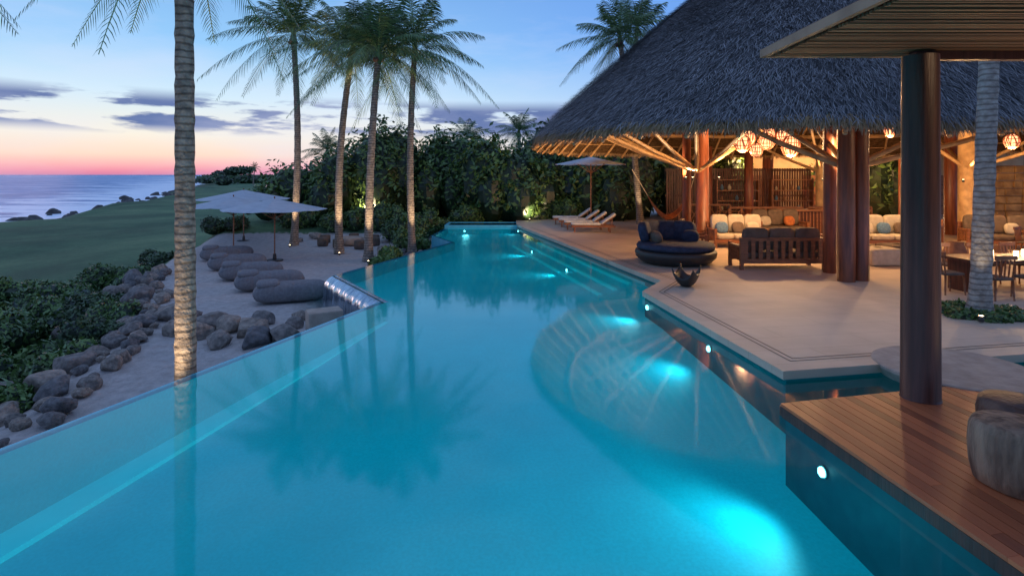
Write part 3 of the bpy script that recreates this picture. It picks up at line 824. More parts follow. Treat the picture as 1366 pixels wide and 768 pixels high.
for i in range(nu):
    u = -1 + 2 * i / (nu - 1)
    for j in range(nv):
        v_ = -1 + 2 * j / (nv - 1); an = v_ * 1.15
        rr = .34 * (1 - .12 * u * u)
        vs.append((u * .42 * (1 + .25 * abs(v_)), math.sin(an) * rr, .36 - math.cos(an) * rr + .10 * u * u))
for i in range(nu - 1):
    for j in range(nv - 1): fs.append((i * nv + j, (i + 1) * nv + j, (i + 1) * nv + j + 1, i * nv + j + 1))
b.add(vs, fs); o = b.obj('fire_bowl', M_dark, smooth=True, loc=(4.15, 13.55, 0.14), rz=math.radians(60)); o.scale = (.75, .85, 1.45)
tag(o, 'dark curved metal bowl sculpture at the deck edge', 'bowl'); sd__ = o.modifiers.new('s', 'SOLIDIFY'); sd__.thickness = .03

def sofa(x, y, w, rz, m_c, lab, pillows=(), frame=M_teak):
    rt = root('sofa', (x, y, .15), lab, 'sofa', None, rz)
    b = B()
    for sx in (-1, 1):
        for sy in (-.42, .42): b.box((sx * (w / 2 - .05), sy, .35 if sy < 0 else .43), (.09, .09, .70 if sy < 0 else .86))
        b.box((sx * (w / 2 - .05), 0, .64), (.11, .9, .06))
        for k in range(5): b.box((sx * (w / 2 - .05), -.3 + k * .15, .44), (.04, .06, .40))
    b.box((0, -.42, .24), (w - .2, .07, .12)); b.box((0, .42, .24), (w - .2, .07, .12)); b.box((0, .42, .85), (w, .08, .09))
    n = int(w / .2)
    for k in range(n): b.box((-w / 2 + .16 + (w - .32) * k / (n - 1), .43, .54), (.11, .04, .54))
    b.obj('frame', frame, rt)
    ns = max(1, round(w / .8))
    for k in range(ns):
        cw = (w - .24) / ns; cx = -w / 2 + .12 + cw * (k + .5)
        b = B(); b.cushion((cx, -.03, .40), (cw, .82, .20), 0, 0, .25); b.obj('seat_cushion', m_c, rt, True)
        b = B(); b.cushion((cx, .28, .84), (cw * .98, .22, .66), 0, -.12, .3); b.obj('back_cushion', m_c, rt, True)
    for (px_, mm) in pillows:
        b = B(); b.cushion((px_, .05, .70), (.46, .18, .42), R.uniform(-.2, .2), -.3, .5); b.obj('pillow', mm, rt, True)
    return rt
sofa(7.55, 16.3, 2.4, math.pi, M_brownf, 'slatted teak sofa with brown cushions seen from behind')
sofa(8.35, 21.0, 2.1, 0, M_cream, 'cream cushioned teak sofa with pillows', ((-.6, M_bluec), (0, M_brownf), (.55, M_cream)))
sofa(13.3, 20.8, 2.8, 0.0, M_cream, 'cream sofa with blue patterned pillows under the thatch', ((-.9, M_bluec), (-.3, M_cream), (.3, M_bluec), (.9, M_brownf)))
sofa(6.0, 19.0, 1.0, math.radians(75), M_brownf, 'small teak armchair with brown cushion beside the daybed')
sofa(10.6, 18.6, 1.0, math.radians(-80), M_cream, 'cream teak armchair by the coffee table', ((0, M_bluec),))
sofa(16.2, 22.5, 1.1, math.radians(-60), M_cream, 'cream armchair near a pale post', ((0, M_brownf),))
sofa(11.2, 24.0, 2.2, 0.0, M_brownf, 'brown cushioned teak sofa beside the bar', ((-.5, M_cream), (.5, M_orange)))
sofa(17.6, 20.6, 2.2, math.radians(-20), M_brownf, 'brown teak sofa beside the dining area', ((-.5, M_bluec), (.4, M_cream)))
b = B(); b.cushion((0, 0, .25), (1.05, .9, .5), .1, 0, .18); o = b.obj('ottoman', M_cream, smooth=True, loc=(10.85, 16.9, .15)); tag(o, 'square cream upholstered ottoman on the deck', 'ottoman')
b = B(); b.cushion((0, 0, .25), (.95, .85, .46), .1, 0, .18); o = b.obj('ottoman', M_brownf, smooth=True, loc=(12.1, 17.9, .15)); tag(o, 'square brown upholstered ottoman on the deck', 'ottoman')
rt = root('coffee_table', (8.5, 18.8, .15), 'low dark wood coffee table between sofas', 'coffee table')
b = B(); b.box((0, 0, .38), (1.5, .8, .07)); b.obj('top', M_teak, rt)
for sx in (-.65, .65):
    for sy in (-.32, .32):
        b = B(); b.box((sx, sy, .17), (.08, .08, .345)); b.obj('leg', M_teak, rt)
b = B(); b.lathe([(.16, 0), (.2, .2), (.12, .4), (.22, .44)], n=20); o = b.obj('side_table', M_dark, smooth=True, loc=(5.95, 17.6, .15)); tag(o, 'small waisted dark side table beside the daybed', 'side table')
b = B(); b.lathe([(.16, 0), (.21, .2), (.2, .42), (.14, .5)], n=20); o = b.obj('drum_stool', M_stump, smooth=True, loc=(9.6, 21.5, .15)); tag(o, 'carved wooden drum stool', 'stool')
for (x, y, s) in [(12.6, 16.2, 1.0), (14.2, 16.6, .8), (16.0, 25.4, 1.2)]:
    b = B(); b.lathe([(.16 * s, 0), (.28 * s, .2 * s), (.30 * s, .45 * s), (.2 * s, .68 * s), (.22 * s, .75 * s), (.18 * s, .74 * s), (.05, .6 * s)], n=28)
    o = b.obj('clay_jar', M_clay, smooth=True, loc=(x, y, .15)); tag(o, 'large rounded terracotta jar on the deck', 'jar', 'terracotta jars under the thatch')
rt = root('bar_counter', (13.6, 25.2, .15), 'long dark wood bar counter with slatted front', 'bar counter')
b = B(); b.box((0, 0, 1.08), (4.2, .7, .08)); b.obj('top', M_teak, rt)
b = B(); b.box((0, .05, .52), (4.0, .5, 1.03)); b.obj('body', M_darkpost, rt)
b = B()
for k in range(26): b.box((-1.9 + k * .152, -.22, .52), (.05, .03, 1.0))
b.obj('slat', M_teak, rt)

rt = root('dining_table', (11.5, 13.1, .15), 'long dark wood dining table set for dinner', 'dining table', None, .12)
b = B(); b.box((0, 0, .74), (2.9, 1.1, .06)); b.obj('top', M_darkpost, rt)
for sx in (-1.2, 1.2):
    b = B(); b.box((sx, 0, .35), (.12, .8, .70)); b.obj('leg', M_darkpost, rt)
ch = root('dining_chair', (9.75, 12.75, .15), 'dark wood dining chair at the table', 'chair', 'dining chairs around the table', math.radians(90))
def chair_parts(rt):
    b = B(); b.cushion((0, 0, .46), (.46, .46, .07), 0, 0, .25); b.obj('seat', M_brownf, rt, True)
    for sx in (-.2, .2):
        for sy in (-.2, .2):
            b = B(); b.tube([(sx * 1.1, sy * 1.1, 0), (sx, sy, .44)], [.018, .024], 8); b.obj('leg', M_teak, rt, True)
    b = B()
    for sx in (-.2, -.1, 0, .1, .2): b.tube([(sx, .2, .46), (sx, .25, .9)], .016, 8)
    b.box((0, .25, .91), (.5, .04, .09)); b.obj('backrest', M_teak, rt)
chair_parts(ch)
for (x, y, rz) in [(10.3, 12.15, math.pi), (11.1, 12.2, math.pi), (12.0, 12.3, math.pi), (10.7, 13.9, .1), (11.6, 14.0, .1), (12.5, 14.1, .1)]:
    dup(ch, (x, y, .15), rz + .1)
for i, (x, y) in enumerate([(10.7, 13.0), (11.1, 13.2), (11.5, 13.0), (11.9, 13.25), (12.3, 13.1)]):
    rt = root('candle_lamp', (x, y, .92), 'small glowing glass table candle', 'candle', 'candles on the dining table')
    b = B(); b.lathe([(.035, 0), (.045, .01), (.045, .13), (.04, .14)], n=12); b.obj('glass', M_bulb, rt, True)
    if i % 2 == 0: lamp('POINT', 'lamp', (0, 0, .25), 20, (1, .65, .35), rt, .05)
d2 = root('dining_table', (17.2, 17.4, .15), 'round dark dining table further inside', 'dining table')
b = B(); b.lathe([(.9, .70), (.92, .73), (.9, .76)], n=30); b.obj('top', M_teak, d2)
b = B(); b.lathe([(.35, 0), (.12, .1), (.12, .7)], n=20); b.obj('pedestal', M_dark, d2)
for k in range(6):
    t = k * math.pi / 3; dup(ch, (17.2 + 1.15 * math.cos(t), 17.4 + 1.15 * math.sin(t), .15), t - math.pi / 2)

sl = root('sun_lounger', (3.75, 26.4, .15), 'teak sun lounger with cream cushion and raised back', 'sun lounger', 'sun loungers on the deck', math.radians(-4))
def lounger_parts(rt):
    b = B()
    for sy in (-.33, .33):
        b.box((-.0, sy, .28), (2.0, .05, .08))
        for sx in (-.85, .75): b.box((sx, sy, .13), (.06, .05, .26))
    for k in range(12): b.box((-.92 + k * .11, 0, .31), (.07, .62, .02))
    b.beam((.35, -.3, .32), (1.0, -.3, .78), .05, .04); b.beam((.35, .3, .32), (1.0, .3, .78), .05, .04); b.beam((.85, -.3, .66), (.85, -.3, .28), .03, .03); b.beam((.85, .3, .66), (.85, .3, .28), .03, .03)
    b.obj('frame', M_teak, rt)
    b = B(); b.cushion((-.33, 0, .38), (1.38, .62, .11), 0, 0, .22); b.obj('seat_cushion', M_pale, rt, True)
    b = B(); bb = B(); bb.cushion((0, 0, 0), (.80, .62, .11), 0, 0, .22)
    mt = Matrix.Translation((.69, 0, .62)) @ Matrix.Rotation(-math.radians(35), 4, 'Y')
    b.add([mt @ Vector(v_) for v_ in bb.v], bb.f); b.obj('back_cushion', M_pale, rt, True)
lounger_parts(sl)
for i, (x, y) in enumerate([(3.55, 27.7), (3.4, 29.1), (3.2, 30.6)]): dup(sl, (x, y, .15))

def umbrella(x, y, z, hgt, rad, lab, n=8, rz=0.2):
    rt = root('patio_umbrella', (x, y, z), lab, 'umbrella', 'open patio umbrellas', rz)
    b = B(); b.tube([(0, 0, 0.05), (0, 0, hgt + .08)], .028, 12); b.obj('pole', M_teak, rt, True)
    b = B(); b.lathe([(.34, 0), (.34, .05), (.08, .08), (.06, .3)], n=20); b.obj('base', M_dark, rt)
    vs = [(0, 0, hgt)]; fs = []; K = 5; N = n * 4
    drop = rad * .21
    for i in range(1, K + 1):
        f = i / K
        for k in range(N):
            t = 2 * math.pi * k / N; loc = (k % 4) / 4; sag = 1 - .075 * math.sin(math.pi * loc)
            rr = rad * f * (sag if i == K else 1 - .03 * math.sin(math.pi * loc))
            vs.append((rr * math.cos(t), rr * math.sin(t), hgt - drop * (f ** .95) - .04 * math.sin(math.pi * loc) * f))
    for k in range(N): fs.append((0, 1 + k, 1 + (k + 1) % N))
    for i in range(K - 1):
        for k in range(N):
            a0 = 1 + i * N; k2 = (k + 1) % N; fs.append((a0 + k, a0 + N + k, a0 + N + k2, a0 + k2))
    b = B(); b.add(vs, fs); b.obj('canopy', M_canvas, rt)
    b = B()
    for k in range(n):
        t = 2 * math.pi * k / n
        b.tube([(0, 0, hgt - .03), (rad * .98 * math.cos(t), rad * .98 * math.sin(t), hgt - drop - .02)], .012, 6)
        b.tube([(0, 0, hgt - .9), (rad * .5 * math.cos(t), rad * .5 * math.sin(t), hgt - drop * .5 - .03)], .01, 6)
    b.obj('rib', M_teak, rt)
    return rt
umbrella(-10.0, 24.0, -.82, 2.62, 2.15, 'open pale canvas umbrella above the beach loungers')
umbrella(-14.6, 31.0, -.82, 2.8, 2.4, 'open pale canvas umbrella further along the beach', rz=.5)
umbrella(-13.0, 26.6, -.82, 2.6, 2.1, 'open pale canvas umbrella on the sand', rz=.0)
umbrella(4.15, 30.0, .15, 3.6, 1.95, 'open white canvas umbrella over the deck loungers')

bl = root('padded_lounger', (-6.30, 16.3, -.80), 'plump grey padded outdoor lounger on the sand', 'lounger', 'padded loungers in a row on the beach', math.radians(24))
def pad(size, c, e1, n=48, m=20, seams=()):
    def sp(x, p): return math.copysign(abs(x) ** p, x)
    vs = []; fs = []
    for i in range(n + 1):
        u = -1 + 2 * i / n; au = abs(u); end = (1 - au ** 5) ** .5 if au < 1 else 0.02
        gr = 1.0
        for s_ in seams: gr -= .05 * math.exp(-((u - s_) / .03) ** 2)
        for k in range(m):
            t = 2 * math.pi * k / m
            y = sp(math.cos(t), e1) * size[1] / 2 * (.45 + .55 * end) * gr; z = sp(math.sin(t), e1) * size[2] / 2 * max(end, .08) * gr
            vs.append((c[0] + u * size[0] / 2, c[1] + y, c[2] + z))
    for i in range(n):
        for k in range(m): k2 = (k + 1) % m; fs.append((i * m + k, i * m + k2, (i + 1) * m + k2, (i + 1) * m + k))
    fs.append(tuple(reversed(range(m)))); fs.append(tuple(range(n * m, n * m + m)))
    return vs, fs
b = B(); b.add(*pad((2.05, .86, .56), (0, 0, .28), .62, seams=(-.45, .05, .5))); b.obj('body_pad', M_fabric, bl, True)
b = B(); b.add(*pad((.62, .70, .22), (-.62, 0, .53), .7, n=24)); b.obj('headrest', M_fabric, bl, True)
for (x, y, rz) in [(-7.65, 18.0, 25), (-9.05, 19.8, 24), (-10.5, 21.8, 25), (-12.1, 24.2, 24)]:
    dup(bl, (x, y, -.80), math.radians(rz))
b = B(); b.lathe([(.24, 0), (.27, .05), (.27, .38), (.22, .42), (.05, .43)], n=22); fs_ = b.obj('pouf', M_brownf, smooth=True, loc=(-8.6, 28.2, -.80)); tag(fs_, 'round dark woven pouf on the sand', 'pouf', 'poufs around the fire pit')
for (x, y) in [(-9.6, 28.9), (-9.9, 30.2), (-7.4, 27.7), (-7.0, 29.0), (-8.6, 31), (-7.3, 30.2)]: dup(fs_, (x, y, -.8))
b = B(); b.lathe([(.5, 0), (.62, .08), (.65, .36), (.55, .40), (.5, .3), (.1, .28)], n=30); o = b.obj('fire_pit', M_stone, smooth=True, loc=(-8.3, 29.4, -.8)); tag(o, 'round low stone fire pit on the sand', 'fire pit')
rt = root('hammock', (7.3, 26.6, .15), 'orange cloth hammock slung under the eave', 'hammock')
vs = []; fs = []
for i in range(17):
    u = -1 + i / 8
    for j in range(7):
        v_ = -1 + j / 3; wdt = .10 + .36 * (1 - u * u)
        vs.append((u * .95, v_ * wdt, .55 + 1.1 * u * u + .22 * v_ * v_ * (1 - u * u)))
for i in range(16):
    for j in range(6): fs.append((i * 7 + j, (i + 1) * 7 + j, (i + 1) * 7 + j + 1, i * 7 + j + 1))
b = B(); b.add(vs, fs); b.obj('cloth', M_orange, rt, True)
b = B(); b.tube([(-.95, 0, 1.65), (-1.7, 0, 2.9)], .015, 6); b.tube([(.95, 0, 1.65), (1.3, 0, 2.9)], .015, 6); b.obj('rope', M_cream, rt)

rt = root('raised_spa', (-1.5, 31.4, 0), 'low edged spa pool glowing turquoise', 'spa')
b = B()
b.box((0, -.95, -.1), (4.2, .18, .42)); b.box((0, .95, -.1), (4.2, .18, .42)); b.box((-2.02, 0, -.1), (.16, 1.72, .42)); b.box((2.02, 0, -.1), (.16, 1.72, .42))
b.obj('wall', M_coping, rt)
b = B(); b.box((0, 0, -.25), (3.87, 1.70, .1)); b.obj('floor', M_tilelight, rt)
b = B(); b.box((0, 0, .08), (3.87, 1.71, .01)); b.obj('water', wat, rt)

# ------------------------------------------------------------------ foliage
def leaves(blobs, n, size, core=0.82, seed=1, up=0.35, shell=(0.72, 1.06)):
    g = np.random.default_rng(seed); bl_ = np.array(blobs, float)
    area = (bl_[:, 3] * bl_[:, 4] + bl_[:, 3] * bl_[:, 5] + bl_[:, 4] * bl_[:, 5]); pr_ = area / area.sum()
    w_ = g.choice(len(bl_), n, p=pr_); q = bl_[w_]
    d_ = g.normal(size=(n, 3)); d_ /= np.linalg.norm(d_, axis=1)[:, None]; d_[:, 2] = np.where(d_[:, 2] < -.5, -d_[:, 2], d_[:, 2])
    rr = shell[0] + (shell[1] - shell[0]) * g.random(n)
    rr *= 1 + .14 * np.sin(d_[:, 0] * 7 + w_) * np.cos(d_[:, 2] * 6 + w_ * 2) + .08 * np.sin(d_[:, 1] * 13 + w_)
    c_ = q[:, :3] + d_ * q[:, 3:6] * rr[:, None]
    nr_ = d_ * .7 + g.normal(size=(n, 3)) * .6; nr_[:, 2] += up; nr_ /= np.linalg.norm(nr_, axis=1)[:, None]
    a_ = np.cross(nr_, g.normal(size=(n, 3))); a_ /= np.linalg.norm(a_, axis=1)[:, None]; b_ = np.cross(nr_, a_)
    s_ = size * (.55 + .9 * g.random(n))[:, None]
    V = np.stack([c_ - a_ * s_, c_ + b_ * s_ * .42, c_ + a_ * s_, c_ - b_ * s_ * .42], 1)
    clump = .5 + .5 * np.sin(c_[:, 0] * 2.1 + 1) * np.sin(c_[:, 2] * 2.7 + c_[:, 1] * 1.7)
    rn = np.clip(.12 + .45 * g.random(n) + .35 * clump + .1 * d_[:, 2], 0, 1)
    cv = []
    for (x, y, z, rx, ry, rz) in blobs:
        U, W = 12, 7
        for i in range(W):
            for j in range(U):
                qq = []
                for (ii, jj) in ((i, j), (i, j + 1), (i + 1, j + 1), (i + 1, j)):
                    ph = -math.pi / 2 + math.pi * ii / W; th = 2 * math.pi * jj / U
                    k = core * (1 + .1 * math.sin(th * 3 + x) * math.cos(ph * 4 + y))
                    qq.append((x + rx * k * math.cos(ph) * math.cos(th), y + ry * k * math.cos(ph) * math.sin(th), z + rz * k * math.sin(ph)))
                cv.append(qq)
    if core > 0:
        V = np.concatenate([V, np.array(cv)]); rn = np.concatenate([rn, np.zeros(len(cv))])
    return V, rn
def shrub(name, loc, blobs, n, size, m, lab, cat='shrub', grp=None, seed=1, core=.82):
    V, rn = leaves(blobs, n, size, core, seed)
    o_ = quads(name, V, rn, m, None, loc); tag(o_, lab, cat, grp); return o_

bl_ = []
for k in range(44):
    x = -15.2 + k * 0.93 + R.uniform(-.5, .5); y = 38 + R.uniform(-2, 5) - (2.5 if -2 < x < 8 else 0)
    hh = np.interp(x, [-16, -14, -12, -9, -4, 0, 4, 8, 14, 30], [2.8, 3.9, 4.7, 5.3, 5.6, 5.0, 5.2, 6.2, 7, 7]) + R.uniform(-.9, .6)
    bl_.append((x, y, hh * .45, R.uniform(1.2, 2.2), R.uniform(1.2, 2.0), hh * .56))
    if R.random() < .8: bl_.append((x + R.uniform(-.8, .8), y - R.uniform(.8, 1.8), hh * .3, 1.1, 1.0, hh * .36))
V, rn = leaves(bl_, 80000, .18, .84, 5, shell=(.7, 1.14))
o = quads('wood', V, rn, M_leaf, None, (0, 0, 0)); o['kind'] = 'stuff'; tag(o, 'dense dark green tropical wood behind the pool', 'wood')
bl_ = []
for k in range(14):
    x = 14 + k * 2.4; bl_.append((x, 42 + R.uniform(-1, 2), 3, 2.4, 2, 4.2))
V, rn = leaves(bl_, 9000, .25, .86, 6)
o = quads('wood', V, rn, M_leafdk, None, (0, 0, 0)); o['kind'] = 'stuff'; tag(o, 'dense dark trees behind the house', 'wood')
bl_ = []
for k in range(60):
    y = R.uniform(330, 800); x = -.46 * y + R.uniform(-.08, .05) * y
    if k < 5: y = 420; x = -213 + k * 4.5
    bl_.append((x, y, -3 + (8.5 if k < 5 else 2.4) * R.uniform(.7, 1.1), R.uniform(5, 10), R.uniform(5, 9), (2.6 if k < 5 else R.uniform(1.6, 3.6))))
V, rn = leaves(bl_, 9000, 1.3, .8, 7)
o = quads('wood', V, rn, M_leafdk, None, (0, 0, 0)); o['kind'] = 'stuff'; tag(o, 'distant trees along the headland', 'wood')

spots = [(-10.4, 10.6, 1.0), (-11.7, 12.8, 1.1), (-13.2, 14.8, 1.2), (-12.3, 17.2, .8), (-14.6, 18.4, 1.1), (-16.8, 21.3, 1.1), (-9.4, 8.9, .8), (-15.6, 16.0, 1.3), (-17.5, 25.5, 1.1), (-18.4, 29.5, 1.0),
         (-18.4, 18.6, 1.2), (-19.2, 22.4, 1.1), (-13.4, 11.9, 1.2), (-16.0, 13.4, 1.4), (-18.9, 15.9, 1.3), (-16.6, 32.8, .9), (-11.6, 9.4, 1.1), (-21.5, 19.5, 1.2),
         (-9.9, 13.6, .55), (-10.6, 15.2, .6), (-9.2, 11.9, .5), (-11.9, 16.6, .6), (-8.7, 10.0, .45)]
for i, (x, y, s) in enumerate(spots):
    z = h1(x, y); bs = []
    for k in range(6):
        bs.append((R.uniform(-.9, .9) * s, R.uniform(-.7, .7) * s, R.uniform(.15, .6) * s, R.uniform(.4, .8) * s, R.uniform(.4, .75) * s, R.uniform(.3, .6) * s))
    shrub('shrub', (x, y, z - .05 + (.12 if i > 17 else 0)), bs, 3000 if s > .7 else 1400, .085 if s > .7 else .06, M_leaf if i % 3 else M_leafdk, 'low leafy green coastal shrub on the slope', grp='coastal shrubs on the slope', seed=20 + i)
for i, (x, y, s) in enumerate([(-5.2, 28.6, .8), (-5.6, 31, 1.1), (-4.6, 32.6, 1.1), (-2.5, 33.6, 1.0), (.9, 34.4, 1.25), (2.8, 34.2, 1.2), (-6.9, 33.5, 1.2), (-9.8, 33.4, 1.1), (-12.5, 33.9, 1.0), (-4.4, 26.9, .6), (6.2, 34.0, 1.2), (-5.1, 23.6, .5), (-4.9, 21.8, .45)]):
    z = max(h1(x, y), -.9) if x < 2 else .1; bs = [(R.uniform(-.7, .7) * s, R.uniform(-.6, .6) * s, R.uniform(.2, .8) * s, R.uniform(.4, .8) * s, R.uniform(.4, .7) * s, R.uniform(.4, .7) * s) for k in range(5)]
    shrub('shrub', (x, y, z), bs, 2400, .09, M_leaf, 'rounded tropical garden shrub near the pool end', grp='garden shrubs near the pool end', seed=60 + i)
bs = [(.52 * math.cos(t), .42 * math.sin(t), .03, .3, .26, .13) for t in np.linspace(0, 6.28, 8)[:-1]]
shrub('ground_cover_plant', (8.86, 10.8, .15), bs, 2600, .045, M_leaf, 'low ring of small green plants around a palm trunk', 'plant', seed=90)

def agave(x, y, s, seed):
    g = random.Random(seed); vs = []; n = 34
    for k in range(n):
        az = g.uniform(0, 6.28); el_ = g.uniform(.25, 1.4); Ln = s * g.uniform(.7, 1.1); w_ = .06 * s
        h_ = Vector((math.cos(az), math.sin(az), 0)); sd2 = Vector((-h_.y, h_.x, 0))
        for i in range(6):
            t0 = i / 6; t1 = (i + 1) / 6
            def P(t): return h_ * Ln * t * math.cos(el_) + Vector((0, 0, Ln * (t * math.sin(el_) - .35 * t * t)))
            wa = w_ * (1 - t0 ** 2); wb = w_ * (1 - t1 ** 2) + .001
            vs.append([P(t0) - sd2 * wa, P(t0) + sd2 * wa, P(t1) + sd2 * wb, P(t1) - sd2 * wb])
    V = np.array([[tuple(v_) for v_ in q] for q in vs])
    o_ = quads('agave_plant', V, rng.random(len(V)), M_palm, None, (x, y, h1(x, y))); tag(o_, 'spiky long leaved agave plant on the slope', 'plant', 'agave plants on the slope')
for i, (x, y, s) in enumerate([(-9.6, 11.2, .9), (-10.9, 13.9, 1.0), (-9.0, 9.6, .8), (-12.0, 15.7, 1.0), (-8.6, 8.2, .7), (-14.2, 20.2, 1.0), (-11.0, 11.6, 1.1), (-5.3, 25.2, .9), (-6.4, 30.8, 1.1)]): agave(x, y, s, i)

rk = []
for k in range(7):
    bm = bmesh.new(); bmesh.ops.create_icosphere(bm, subdivisions=4, radius=1)
    g = random.Random(k); ph = [g.uniform(0, 6) for _ in range(9)]
    pl = [(Vector((g.gauss(0, 1), g.gauss(0, 1), g.gauss(0, 1))).normalized(), g.uniform(.58, .84)) for _ in range(12)]
    for v_ in bm.verts:
        c_ = v_.co.copy(); r_ = 1 + .10 * math.sin(c_.x * 2.5 + ph[0]) * math.cos(c_.y * 2.2 + ph[1]) + .06 * math.sin(c_.z * 4 + ph[2]) + .03 * math.sin(c_.x * 9 + ph[3]) * math.sin(c_.y * 8 + ph[4])
        c_ *= r_
        for (nv_, dd_) in pl:
            e = c_.dot(nv_) - dd_
            if e > 0: c_ -= nv_ * e * .92
        v_.co = Vector((c_.x * (1 + .2 * math.sin(ph[5])), c_.y, c_.z * .80))
    me_ = bpy.data.meshes.new('boulder'); bm.to_mesh(me_); bm.free()
    me_.polygons.foreach_set('use_smooth', [True] * len(me_.polygons)); me_.materials.append(M_rock); rk.append(me_)
rk2 = []
for me_ in rk[:3]:
    c2 = me_.copy(); c2.materials.clear(); c2.materials.append(M_shorerock); rk2.append(c2)
def boulder(x, y, r, zoff=.3, z=None, ms=rk, lab='weathered grey brown boulder on the sandy slope', grp='boulders edging the beach'):
    o_ = bpy.data.objects.new('boulder', R.choice(ms)); COL.objects.link(o_)
    o_.location = (x, y, (h1(x, y) if z is None else z) + r * zoff); o_.scale = (r * R.uniform(.85, 1.25), r * R.uniform(.8, 1.1), r * R.uniform(.8, 1.1))
    o_.rotation_euler = (R.uniform(-.3, .3), R.uniform(-.3, .3), R.uniform(0, 6.3))
    tag(o_, lab, 'boulder', grp)
for (x, y, r) in [(-5.0, 12.6, .34), (-5.5, 12.2, .42), (-5.9, 12.9, .44), (-6.55, 13.2, .40), (-7.2, 13.5, .44), (-6.1, 13.8, .34), (-7.9, 13.9, .42), (-6.9, 12.7, .34), (-7.6, 13.0, .40), (-8.5, 14.3, .42), (-6.3, 12.2, .30), (-5.2, 13.5, .26), (-5.3, 14.3, .22)]:
    boulder(x, y, r)
rr_ = random.Random(5); placed = []
for k in range(2600):
    y = rr_.uniform(7.4, 21); x = float(xt(y)) + rr_.uniform(-2.8, .5); r = rr_.uniform(.11, .30) * (1.6 if rr_.random() < .18 else 1)
    if any((x - a_) ** 2 + (y - c_) ** 2 < ((r + q) * .74) ** 2 for a_, c_, q in placed): continue
    placed.append((x, y, r)); boulder(x, y, r, .4)
    if len(placed) > 200: break
for (x, y, r) in [(-11.5, 30.6, .3), (-10.8, 31.4, .35), (-5.4, 24.5, .28), (-5.8, 25.9, .3), (-5.0, 26.2, .24), (-4.5, 25.0, .26), (-6.2, 27.3, .3)]: boulder(x, y, r)
for k in range(60):
    y = 85 + 260 * rr_.random() ** 1.4; x = float(xc(y)) + rr_.gauss(-1, 4.5)
    boulder(x, y, rr_.uniform(.5, 1.4) * (1 + y / 300), .05, -6.1, rk2, 'dark wave washed rock along the shoreline', 'shoreline rocks')

# palms
def palm(base, top, rb, rt_, nf, FL, seed, lab, bend=(0, 0), droop=1.0, tm=None):
    g = random.Random(seed); rt = root('palm_tree', base, lab, 'palm tree', 'tall palm trees')
    T = Vector(top) - Vector(base); K = 60; pts = []; rad = []
    for i in range(K + 1):
        t = i / K; p_ = T * t + Vector((bend[0], bend[1], 0)) * math.sin(math.pi * t)
        pts.append(p_); r_ = rb + (rt_ - rb) * t + rb * .35 * max(0, 1 - t * 14) + (.007 if i % 2 else 0) + .006 * math.sin(i * 1.9); rad.append(r_)
    b = B(); b.tube(pts, rad, 18); b.obj('trunk', tm or M_trunk, rt, True)
    vs = []; rnv = []
    C = T
    for k in range(nf):
        az = k * 2.39996 + g.uniform(-.25, .25); f = k / (nf - 1); el_ = math.radians(84 - 96 * f ** 1.1 + g.uniform(-9, 9)); Ln = FL * g.uniform(.8, 1.12)
        h_ = Vector((math.cos(az), math.sin(az), 0)); sd2 = Vector((-h_.y, h_.x, 0)); dr = (.28 + .48 * f) * droop * g.uniform(.85, 1.2)
        def P(t): return C + h_ * Ln * (t * math.cos(el_) * (1 - .12 * t) + .18 * t * t) + Vector((0, 0, Ln * (t * math.sin(el_) - dr * t * t)))
        NS = 12
        for i in range(NS):
            a0, a1 = P(i / NS), P((i + 1) / NS); w0 = .026 * (1 - i / NS) + .004
            vs.append([a0 - sd2 * w0, a0 + sd2 * w0, a1 + sd2 * w0, a1 - sd2 * w0]); rnv.append(.95)
        NL = 52
        for i in range(6, NL):
            t = i / NL; p_ = P(t); tg = (P(min(t + .02, 1.0)) - P(t - .02)).normalized()
            ll = FL * .235 * math.sin(math.pi * min(1, .14 + .80 * t)) * g.uniform(.7, 1.1)
            for sg in (-1, 1):
                d_ = (sd2 * sg * .80 + tg * .75 - Vector((0, 0, 1)) * (.20 + .42 * g.random())).normalized()
                wv = tg * .0135 * FL / 2.4
                m_ = p_ + d_ * ll * .55; e_ = p_ + d_ * ll + Vector((0, 0, -ll * .25))
                vs.append([p_ - wv * .6, p_ + wv * .6, m_ + wv, m_ - wv]); rnv.append(g.random())
                vs.append([m_ - wv, m_ + wv, e_ + wv * .12, e_ - wv * .12]); rnv.append(g.random())
    V = np.array([[tuple(v_) for v_ in q] for q in vs]); quads('crown', V, rnv, M_palm, rt)
    for k in range(6):
        az = g.uniform(0, 6.28); q = C + Vector((math.cos(az) * .17, math.sin(az) * .17, -.22 - g.uniform(0, .15)))
        b = B(); b.cushion(q, (.18, .18, .22), 0, 0, .9, 10, 8); b.obj('coconut', M_stump2, rt, True)
    b = B(); b.tube([C - T.normalized() * .5, C - T.normalized() * .2, C + Vector((0, 0, .35))], [rt_ * 1.05, rt_ * 1.4, .05], 12); b.obj('crownshaft', M_palm, rt, True)
    return rt
palm((-4.78, 8.35, -1.1), (-4.95, 8.6, 6.55), .145, .12, 26, 1.9, 1, 'tall uplit palm with ringed trunk beside the vanishing edge', droop=1.3)
palm((-11.1, 29.0, -.8), (-11.2, 29.2, 9.9), .18, .13, 32, 3.8, 2, 'tall uplit palm beyond the beach loungers', bend=(.2, 0))
palm((-7.95, 26.2, -.8), (-7.35, 26.3, 8.6), .18, .12, 32, 3.5, 3, 'tall curved uplit palm on the sand', bend=(-.25, 0))
palm((-6.0, 23.8, -.8), (-5.6, 23.9, 7.9), .18, .12, 34, 3.4, 4, 'tall uplit palm beside the pool edge', bend=(-.1, 0))
palm((-4.55, 26.0, -.8), (-4.45, 26.1, 8.5), .17, .12, 32, 3.6, 5, 'tall slender uplit palm near the far pool edge', bend=(-.15, 0))
